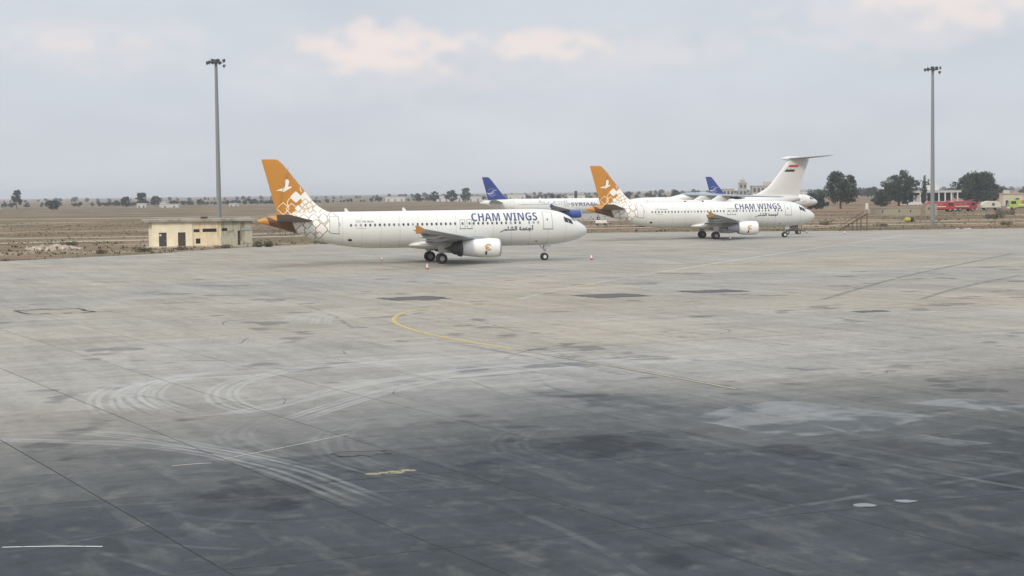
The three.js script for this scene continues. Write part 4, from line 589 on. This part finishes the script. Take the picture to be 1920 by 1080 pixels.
function fireTruck(label, pos, turn, col, k = 1) {   // forward = +x
  const g = thing('fire_engine', label, 'fire engine', pos, turn, 'airport fire engines'), p = new THREE.MeshPhysicalMaterial({ color: col, roughness: .4, clearcoat: .4 }); g.scale.setScalar(k);
  part('body', prism([[-4.3, .9], [1.9, .9], [1.9, 3.0], [-3.6, 3.15], [-4.3, 2.7]], 2.7), p, g); const cab = part('cab', prism([[2.0, .75], [4.5, .75], [4.75, 1.5], [4.35, 2.9], [2.0, 3.0]], 2.75), p, g);
  part('windscreen', grid(1, 1, (u, v) => [mix(4.8, 4.5, v), mix(1.65, 2.75, v), mix(-1.15, 1.15, u)]), M.glass, cab); for (const z of [-1.39, 1.39]) { part('side_window', box(1.5, .85, .02, 3.3, 2.25, z), M.glass, cab); part('stripe', box(6, .22, .02, -1.2, 1.6, z * .99), std(.7, .7, .66, .5), g); for (let q = 0; q < 3; q++) part('locker_shutter', box(1.4, 1.0, .03, -3.2 + q * 1.7, 2.35, z * .985), std(.4, .1, .08, .5), g); }
  part('chassis', box(8.6, .35, 1.6, .1, .75, 0), M.black, g); part('bumper', box(.4, .5, 2.5, 4.7, .7, 0), M.rimWhite, g);
  const t = part('water_cannon', [bar([3.0, 3.0, 0], [3.0, 3.4, 0], .16, 8), bar([2.4, 3.4, 0], [4.4, 3.6, 0], .09, 8)], p, g); part('light_bar', box(.4, .2, 1.6, 2.4, 3.12, 0), std(.1, .15, .5, .3), g);
  part('roof_ladder', [bar([-3.6, 3.3, .5], [1.4, 3.25, .5], .05), bar([-3.6, 3.3, .95], [1.4, 3.25, .95], .05)], M.steel, g);
  wheels(g, [-3.0, -1.5, 3.1], .62, .5, [-1.12, 1.12]);
}
fireTruck('red fire engine half hidden behind the right light mast', [132.6, -.02, -546], .12, C(.4, .04, .034)); fireTruck('red fire engine to the right of the other red one', [141.0, -.02, -551], .35, C(.35, .036, .034)); fireTruck('lime green fire engine at the right edge', [166.5, -.02, -572], Math.PI - .1, C(.36, .46, .1), 1.05);
{ const g = thing('tank_trailer', 'cream tank trailer with dark round hatch beside the lime green fire engine', 'trailer', [154.6, -.02, -568], .1), m = std(.58, .56, .46, .6); part('tank', prism([[-2.9, .9], [2.9, .9], [3.0, 1.9], [2.2, 2.75], [-.9, 2.95], [-2.5, 2.5], [-3, 1.8]], 2.4), m, g); part('hatch', new THREE.CylinderGeometry(.5, .5, .08, 18).rotateX(Math.PI / 2).translate(.5, 1.9, 1.24), std(.1, .1, .08, .7), g); part('chassis', box(5.6, .25, 1.4, 0, .75, 0), M.black, g); wheels(g, [-1.9, 1.9], .5, .35, [-.95, .95]); part('drawbar', bar([2.8, .7, 0], [4.0, .4, 0], .06), M.black, g); }
{
  const g = thing('pavilion', 'white columned pavilion with flat roof among the dark trees', 'building', [172.5, -.02, -768], .06), w = std(.6, .6, .58, .8);
  part('roof', box(25, .75, 9, 11.4, 5.55, -3.6), w, g); part('roof_edge', box(25.6, .25, 9.6, 11.4, 6.05, -3.6), std(.45, .46, .45, .8), g); part('rear_wall', box(22, 5.17, .3, 11.3, 2.58, -7.5), std(.05, .055, .055, .8), g); part('floor_slab', box(23.5, .3, 9, 11.3, .15, -3.6), w, g); part('roof_turret', box(5.2, 2.3, 3, 12.6, 7.3, -4), w, g);
  for (let k = 0; k < 9; k++) part('column', box(.5, 4.9, .5, .4 + k * 2.75, 2.73, .4), w, g);
  part('infill_panel', box(2.2, 3.9, .2, 4.5, 2.25, .3), std(.4, .4, .37, .8), g); part('parapet_rail', box(22, .9, .15, 11.3, .75, .75), w, g);
}
{ const g = thing('beige_house', 'small beige flat-roofed house behind the lime green fire engine', 'house', [196, -.02, -690], -.05), m = new THREE.MeshStandardMaterial({ map: plasterTex(.5, .46, .36, 51, .6), roughness: .95 }); part('wall', box(8, 4.6, 6, 0, 2.3, 0), m, g); part('roof', box(8.8, .35, 6.8, .2, 4.78, 0), std(.42, .39, .33, .9), g); part('door', box(1, 2.1, .06, -2.4, 1.05, 3.02), M.black, g); part('window', box(1.3, 1.1, .06, 1.6, 2.4, 3.02), M.glass, g); part('roof_tank', box(2.4, 1.1, 1.6, -1.9, 5.5, 0), m, g); }
// far buildings: storeys with built windows
function block(label, [x, z], turn, w, h, d, floors, bays, col, extra) {
  const g = thing('far_building', label, 'building', [x, -.02, z], turn, 'far buildings'), m = std(...col, .9), dk = std(.07, .07, .075, .5); part('wall', box(w, h, d, 0, h / 2, 0), m, g); part('roof', box(w + .6, .4, d + .6, 0, h + .2, 0), m, g);
  const fh = h / floors, bw = w / bays; for (let f = 0; f < floors; f++) for (let b = 0; b < bays; b++) part('window', box(bw * .55, fh * .5, .08, -w / 2 + (b + .5) * bw, (f + .52) * fh, d / 2 + .04), dk, g); if (extra) extra(g, m, dk); return g;
}
block('beige blocky building with dark windows left of the white T-tail', [143.5, -1000], 0, 14, 9.2, 10, 2, 6, [.42, .4, .34], (g, m) => { part('penthouse', box(4, 2, 4, 2, h_(9.2), 0), m, g); });
block('narrow water tower building left of the beige block', [131.5, -1000], 0, 4.2, 11, 4.2, 3, 2, [.38, .37, .33], (g, m) => part('roof_tank', [box(2.6, 1.6, 2.6, 0, 12.2, 0), bar([0, 13, 0], [0, 14.6, 0], .12)], m, g));
block('small beige house with reddish annex beyond the farthest blue fin', [118, -960], 0, 6, 7.6, 8, 2, 3, [.46, .42, .34], (g) => part('annex', box(4.2, 4.2, 5, 5.1, 2.1, 0), std(.36, .15, .09, .9), g));
function h_(v) { return v + 1.4; }
{ const g = thing('chimney', 'lone dark chimney above the blue-finned airliner', 'chimney', [37.2, -.02, -1010]); part('stack', new THREE.CylinderGeometry(.8, .95, 5.2, 12).translate(0, 5.2, 0), std(.05, .045, .045, .9), g); part('boiler_house', box(7, 3, 5, 0, 1.5, 0), std(.3, .28, .25, .9), g); }
const WB = [[-228, 1180, 12, 1.8, 'long white shed below the left tree clump'], [-250, 1195, 6, 2.4, 'short white hut left of the long white shed'], [-190, 1210, 6, 1.6, 'low white shed right of the long white one'], [-338, 1150, 8, 5, 'pale house right of the leftmost tree'], [-415, 1240, 26, 3, 'long low white wall at the left edge'], [-262, 1320, 8, 3, 'tiny pale hut in front of the left treeline'], [-52, 1500, 22, 4.5, 'pale warehouse right of the orange fin'], [-30, 1450, 12, 4, 'small white store left of the near blue fin'], [52, 1400, 14, 4, 'pale shed left of the lone chimney'], [5, 1560, 16, 5, 'pale hall just right of the near blue fin'], [-105, 1600, 18, 4, 'pale flat building behind the nearest airliner\'s fin'], [250, 1500, 14, 5, 'pale house between the round right-hand trees']];
for (const [x, n, w, h, l] of WB) { const g = thing('white_shed', l, 'shed', [x, -.02, -n], 0, 'far white sheds'), m = std(.55, .53, .5, .9); part('wall', box(w, h, 7, 0, h / 2, 0), m, g); part('roof', prism([[-w / 2 - .3, h], [w / 2 + .3, h], [w / 2, h + .5], [-w / 2, h + .6]], 7.4), std(.42, .41, .4, .9), g); for (let k = 0; k < Math.max(2, w / 5 | 0); k++) part('door', box(1.3, h * .6, .08, -w / 2 + (k + .5) * w / Math.max(2, w / 5 | 0), h * .3 + .02, 3.54), std(.16, .16, .17, .8), g); }

// ground equipment between the aircraft
{ const g = thing('baggage_cart', 'low white baggage cart under the far blue engine', 'cart', [20.5, -.02, -398], .2); part('deck', box(2.6, .2, 1.5, 0, .6, 0), std(.66, .62, .57, .6), g); part('side_panel', box(2.6, .5, .08, 0, .95, -.7), std(.66, .62, .57, .6), g); wheels(g, [-.9, .9], .28, .2, [-.6, .6]); part('drawbar', bar([1.3, .5, 0], [2.3, .3, 0], .05), M.black, g); }
{ const g = thing('tow_trailer', 'small dark equipment trailer just right of the farther airliner\'s nose wheel', 'trailer', [48.2, .0, -302], .1); part('frame', [box(3.2, .15, 1.3, 0, .6, 0), box(.08, .9, .08, -1.5, 1.05, .5), box(.08, .9, .08, 1.5, 1.05, .5), box(3.1, .08, .08, 0, 1.5, .5)], std(.06, .05, .05, .8), g); part('generator', box(1.2, .8, .9, .3, 1.08, -.1), std(.08, .075, .07, .7), g); wheels(g, [-1.0, 1.0], .36, .25, [-.6, .6]); part('drawbar', bar([1.6, .55, 0], [2.8, .15, 0], .05), M.black, g); }

// ---------------------------------------------------------------- trees
const leafMats = [std(.034, .048, .027, .9, { side: THREE.DoubleSide, vertexColors: true }), std(.028, .042, .027, .9, { side: THREE.DoubleSide, vertexColors: true }), std(.055, .068, .04, .9, { side: THREE.DoubleSide, vertexColors: true })], barkMat = std(.09, .07, .055, .95);
function crownGeo(clumps, perM3, leaf, r) {   // leaf sprays spread through overlapping clumps
  const P = [];
  for (const [cx, cy, cz, R, ry = 1] of clumps) {
    const n = Math.round(perM3 * R * R * 10);
    for (let k = 0; k < n; k++) {
      const u = r() * 2 - 1, a = r() * 6.2832, q = Math.sqrt(1 - u * u), d = R * (.35 + .75 * Math.cbrt(r())) * (.7 + .6 * vn(Math.cos(a) * 3 + cx, u * 3 + cy + Math.sin(a) * 3));
      const x = cx + d * q * Math.cos(a), y = cy + d * u * ry, z = cz + d * q * Math.sin(a), L = leaf * (.6 + r() * .9);
      const e1 = [r() - .5, r() - .5, r() - .5], e2 = [r() - .5, r() - .5, r() - .5]; const l1 = Math.hypot(...e1), l2 = Math.hypot(...e2);
      P.push(x + e1[0] / l1 * L, y + e1[1] / l1 * L, z + e1[2] / l1 * L, x + e2[0] / l2 * L, y + e2[1] / l2 * L, z + e2[2] / l2 * L, x - (e1[0] / l1 + e2[0] / l2) * L * .5, y - (e1[1] / l1 + e2[1] / l2) * L * .5, z - (e1[2] / l1 + e2[2] / l2) * L * .5);
    }
  }
  const col = new Float32Array(P.length), q = rng(P.length); for (let i = 0; i < P.length; i += 9) { const v = .55 + q() * .95, w = .85 + q() * .4; for (let m = 0; m < 9; m += 3) { col[i + m] = v * w; col[i + m + 1] = v; col[i + m + 2] = v * .95; } }
  const g = new THREE.BufferGeometry(); g.setAttribute('position', new THREE.Float32BufferAttribute(P, 3)); g.setAttribute('color', new THREE.Float32BufferAttribute(col, 3)); g.computeVertexNormals(); return g;
}
function tree(label, [x, n], H, W, shape, seed, mat = 0, density = 1, leaf = .42) {
  const g = thing('tree', label, 'tree', [x, -.03, -n], 0, 'trees beyond the apron'), r = rng(seed), cl = [], limbs = [];
  const tr = H * .02 + .12, th = shape === 'cypress' ? H * .9 : H * (shape === 'low' ? .35 : .5); limbs.push(bar([0, 0, 0], [(r() - .5) * .4, th, 0], tr, 8, tr * .5));
  if (shape === 'cypress') for (let k = 0; k < 9; k++) { const t = k / 8; cl.push([(r() - .5) * .2, H * (.12 + .8 * t), (r() - .5) * .2, W * .5 * Math.sin(Math.PI * (.2 + .75 * (1 - t) * .8)) * (1 - .6 * t), 1.7]); }
  else for (let k = 0; k < 44; k++) {
    const a = k * 2.399 + r(), t = r(), lo = shape === 'low' ? .1 : shape === 'tall' ? .22 : .16, y = H * (lo + (.9 - lo) * t), env = Math.sqrt(Math.max(.05, 1 - ((t - .42) / .66) ** 2)), d = W * .5 * env * (.3 + .68 * r()), R = W * (.055 + .11 * r() * r() + .03);
    const cx = d * Math.cos(a), cz = d * Math.sin(a) * .8; cl.push([cx, Math.min(y, H - R * .8), cz, R, .85]); if (k < 12) limbs.push(bar([0, th * (.5 + .4 * r()), 0], [cx * .85, Math.max(th * .7, y * .92), cz * .85], tr * .4, 5, tr * .12));
  }
  part('trunk', limbs, barkMat, g); part('crown', crownGeo(cl, 7 * density / (leaf * leaf * 5.5), leaf, r), leafMats[mat], g); return g;
}
tree('tall dark tree right of the white T-tail, crown open at its left', [122.5, 655], 14.4, 13.5, 'tall', 11, 0, .75, .38);
tree('dark leaning tree left of the right light mast', [158.5, 720], 16, 16, 'round', 12, 0, .85, .4);
tree('slim dark cypress between the light mast and the dark leaning tree', [168, 716], 13, 3, 'cypress', 13, 1, 1, .4);
tree('thin pointed conifer just right of the light mast', [189.5, 800], 11.5, 3.2, 'cypress', 14, 1, .7, .4);
tree('second thin conifer, the paler of the pair behind the pavilion', [195, 830], 10.5, 3.4, 'cypress', 15, 2, .5, .4);
tree('broad round dark tree near the right edge behind the cream trailer', [205, 775], 13.6, 20.5, 'round', 16, 0, .9, .44);
tree('bushy dark tree beside the tall one, nearest the white T-tail', [112.5, 650], 6.5, 8.5, 'low', 17, 1, 1, .42);
tree('small round tree left of the lime green fire engine\'s beige house', [250, 930], 9, 7, 'round', 18, 0, .9, .5); tree('small round tree at the far right, second beyond the beige house', [262, 955], 9, 7, 'round', 19, 0, .9, .5);
tree('low bush at the foot of the dark leaning tree', [150, 715], 6, 7, 'low', 20, 0, 1, .42);
tree('lone tall tree at the far left', [-345, 1230], 14, 7.5, 'tall', 21, 1, 1.2, .6);
tree('small round tree standing alone on the left field', [-276, 1064], 6.2, 6.4, 'round', 22, 0, 1.2, .5);
const clump = [[-262, 1250, 10.5, 8, 'dark tree topping the left clump'], [-272, 1245, 7.5, 7, 'tree on the left side of the left clump'], [-253, 1255, 8, 7, 'tree on the right side of the left clump'], [-310, 1190, 5.5, 8, 'low tree right of the leftmost house'], [-48, 1420, 9.5, 9, 'first tree left of the near blue fin'], [-36, 1400, 11.5, 9, 'tallest tree left of the near blue fin'], [-62, 1430, 9, 7, 'rounded tree among those left of the near blue fin'], [-76, 1440, 7.5, 6, 'small tree farthest left of the near blue fin'], [108, 1150, 7.5, 5.5, 'dark tree above the farther airliner\'s roof'], [262, 1280, 8, 9, 'hazy tree left of the dark leaning tree']];
clump.forEach(([x, n, h, w, l], i) => tree(l, [x, n], h, w, i % 3 ? 'round' : 'tall', 60 + i, i % 3, 1.1, .6));
{ // far treelines that read as one dark strip
  const r = rng(99), P = [], mk = (x, n, h, w) => { const cl = []; for (let k = 0; k < 5; k++) cl.push([x + (r() - .5) * w * .6, h * (.3 + .55 * r()), -n + (r() - .5) * w * .5, w * (.2 + .16 * r()), .9]); return crownGeo(cl, 2.2, .75, r); };
  const line = (x0, n0, x1, n1, count, h, name, label) => { const gs = []; for (let k = 0; k < count; k++) { const t = (k + r()) / count; const hh = h * (.45 + .75 * vn(t * 37 + x0, 3) * (.6 + .6 * r())); gs.push(mk(mix(x0, x1, t), mix(n0, n1, t) + (r() - .5) * 30, hh, hh * (.8 + .5 * r()))); } tag(part(name, merge(gs), leafMats[1], scene), label, 'treeline', null, 'stuff').name = numbered('treeline'); };
  line(-340, 1430, -190, 1500, 105, 3.6, 'treeline', 'dark treeline along the horizon at left'); line(-620, 1500, -340, 1400, 40, 4, 'treeline', 'treeline past the left edge'); line(-200, 1500, 60, 2000, 85, 3.6, 'treeline', 'thin hazy treeline behind the nearest airliner'); line(30, 1550, 260, 1700, 46, 5.5, 'treeline', 'hazy treeline behind the farther airliner'); line(240, 1500, 620, 1600, 60, 6.5, 'treeline', 'hazy treeline along the horizon at right'); line(-900, 2600, 1000, 2700, 150, 7, 'treeline', 'very distant faint treeline on the horizon');
}
// low scrub on the verges
{ const r = rng(31), spots = [[-37, 265.5, 1.1, 'scrubby bush on the verge right of the cream hut'], [-43, 262, .8, 'weed clump below the right end of the cream hut'], [-47.5, 254.5, .75, 'weed clump below the middle of the cream hut'], [-52, 249, .9, 'weed clump below the left end of the cream hut'], [-57, 244, .7, 'weed clump on the verge left of the cream hut'], [-72, 286, .9, 'dark bush between the rubble heap and the cream hut'], [-84, 420, 1.8, 'round dark bush alone in the left field'], [-30, 278, .9, 'bush under the tail of the nearest airliner'], [74, 352, .9, 'dark bush left of the right light mast'], [99, 352, .9, 'dark bush right of the right light mast'], [115, 420, 1.6, 'dark shrub before the red fire engines'], [132, 470, 1.8, 'dark shrub before the cream trailer'], [66, 372, 1.1, 'dark shrub behind the rusty steel stairs']];
  for (const [x, n, s, l] of spots) { const g = thing('shrub', l, 'shrub', [x, -.02, -n], 0, 'verge shrubs'), cl = []; for (let k = 0; k < 6; k++) cl.push([(r() - .5) * s * 2.4, s * .35, (r() - .5) * s * 1.6, s * (.35 + .25 * r()), .75]); part('stem', [bar([0, 0, 0], [.1, s * .5, 0], .05), bar([0, 0, 0], [-s * .5, s * .4, .1], .04)], barkMat, g); part('foliage', crownGeo(cl, 42, .11, r), [std(.11, .1, .055, .95, { side: THREE.DoubleSide }), std(.075, .075, .04, .95, { side: THREE.DoubleSide })][r() < .5 ? 0 : 1], g); } }

renderer.render(scene, camera);
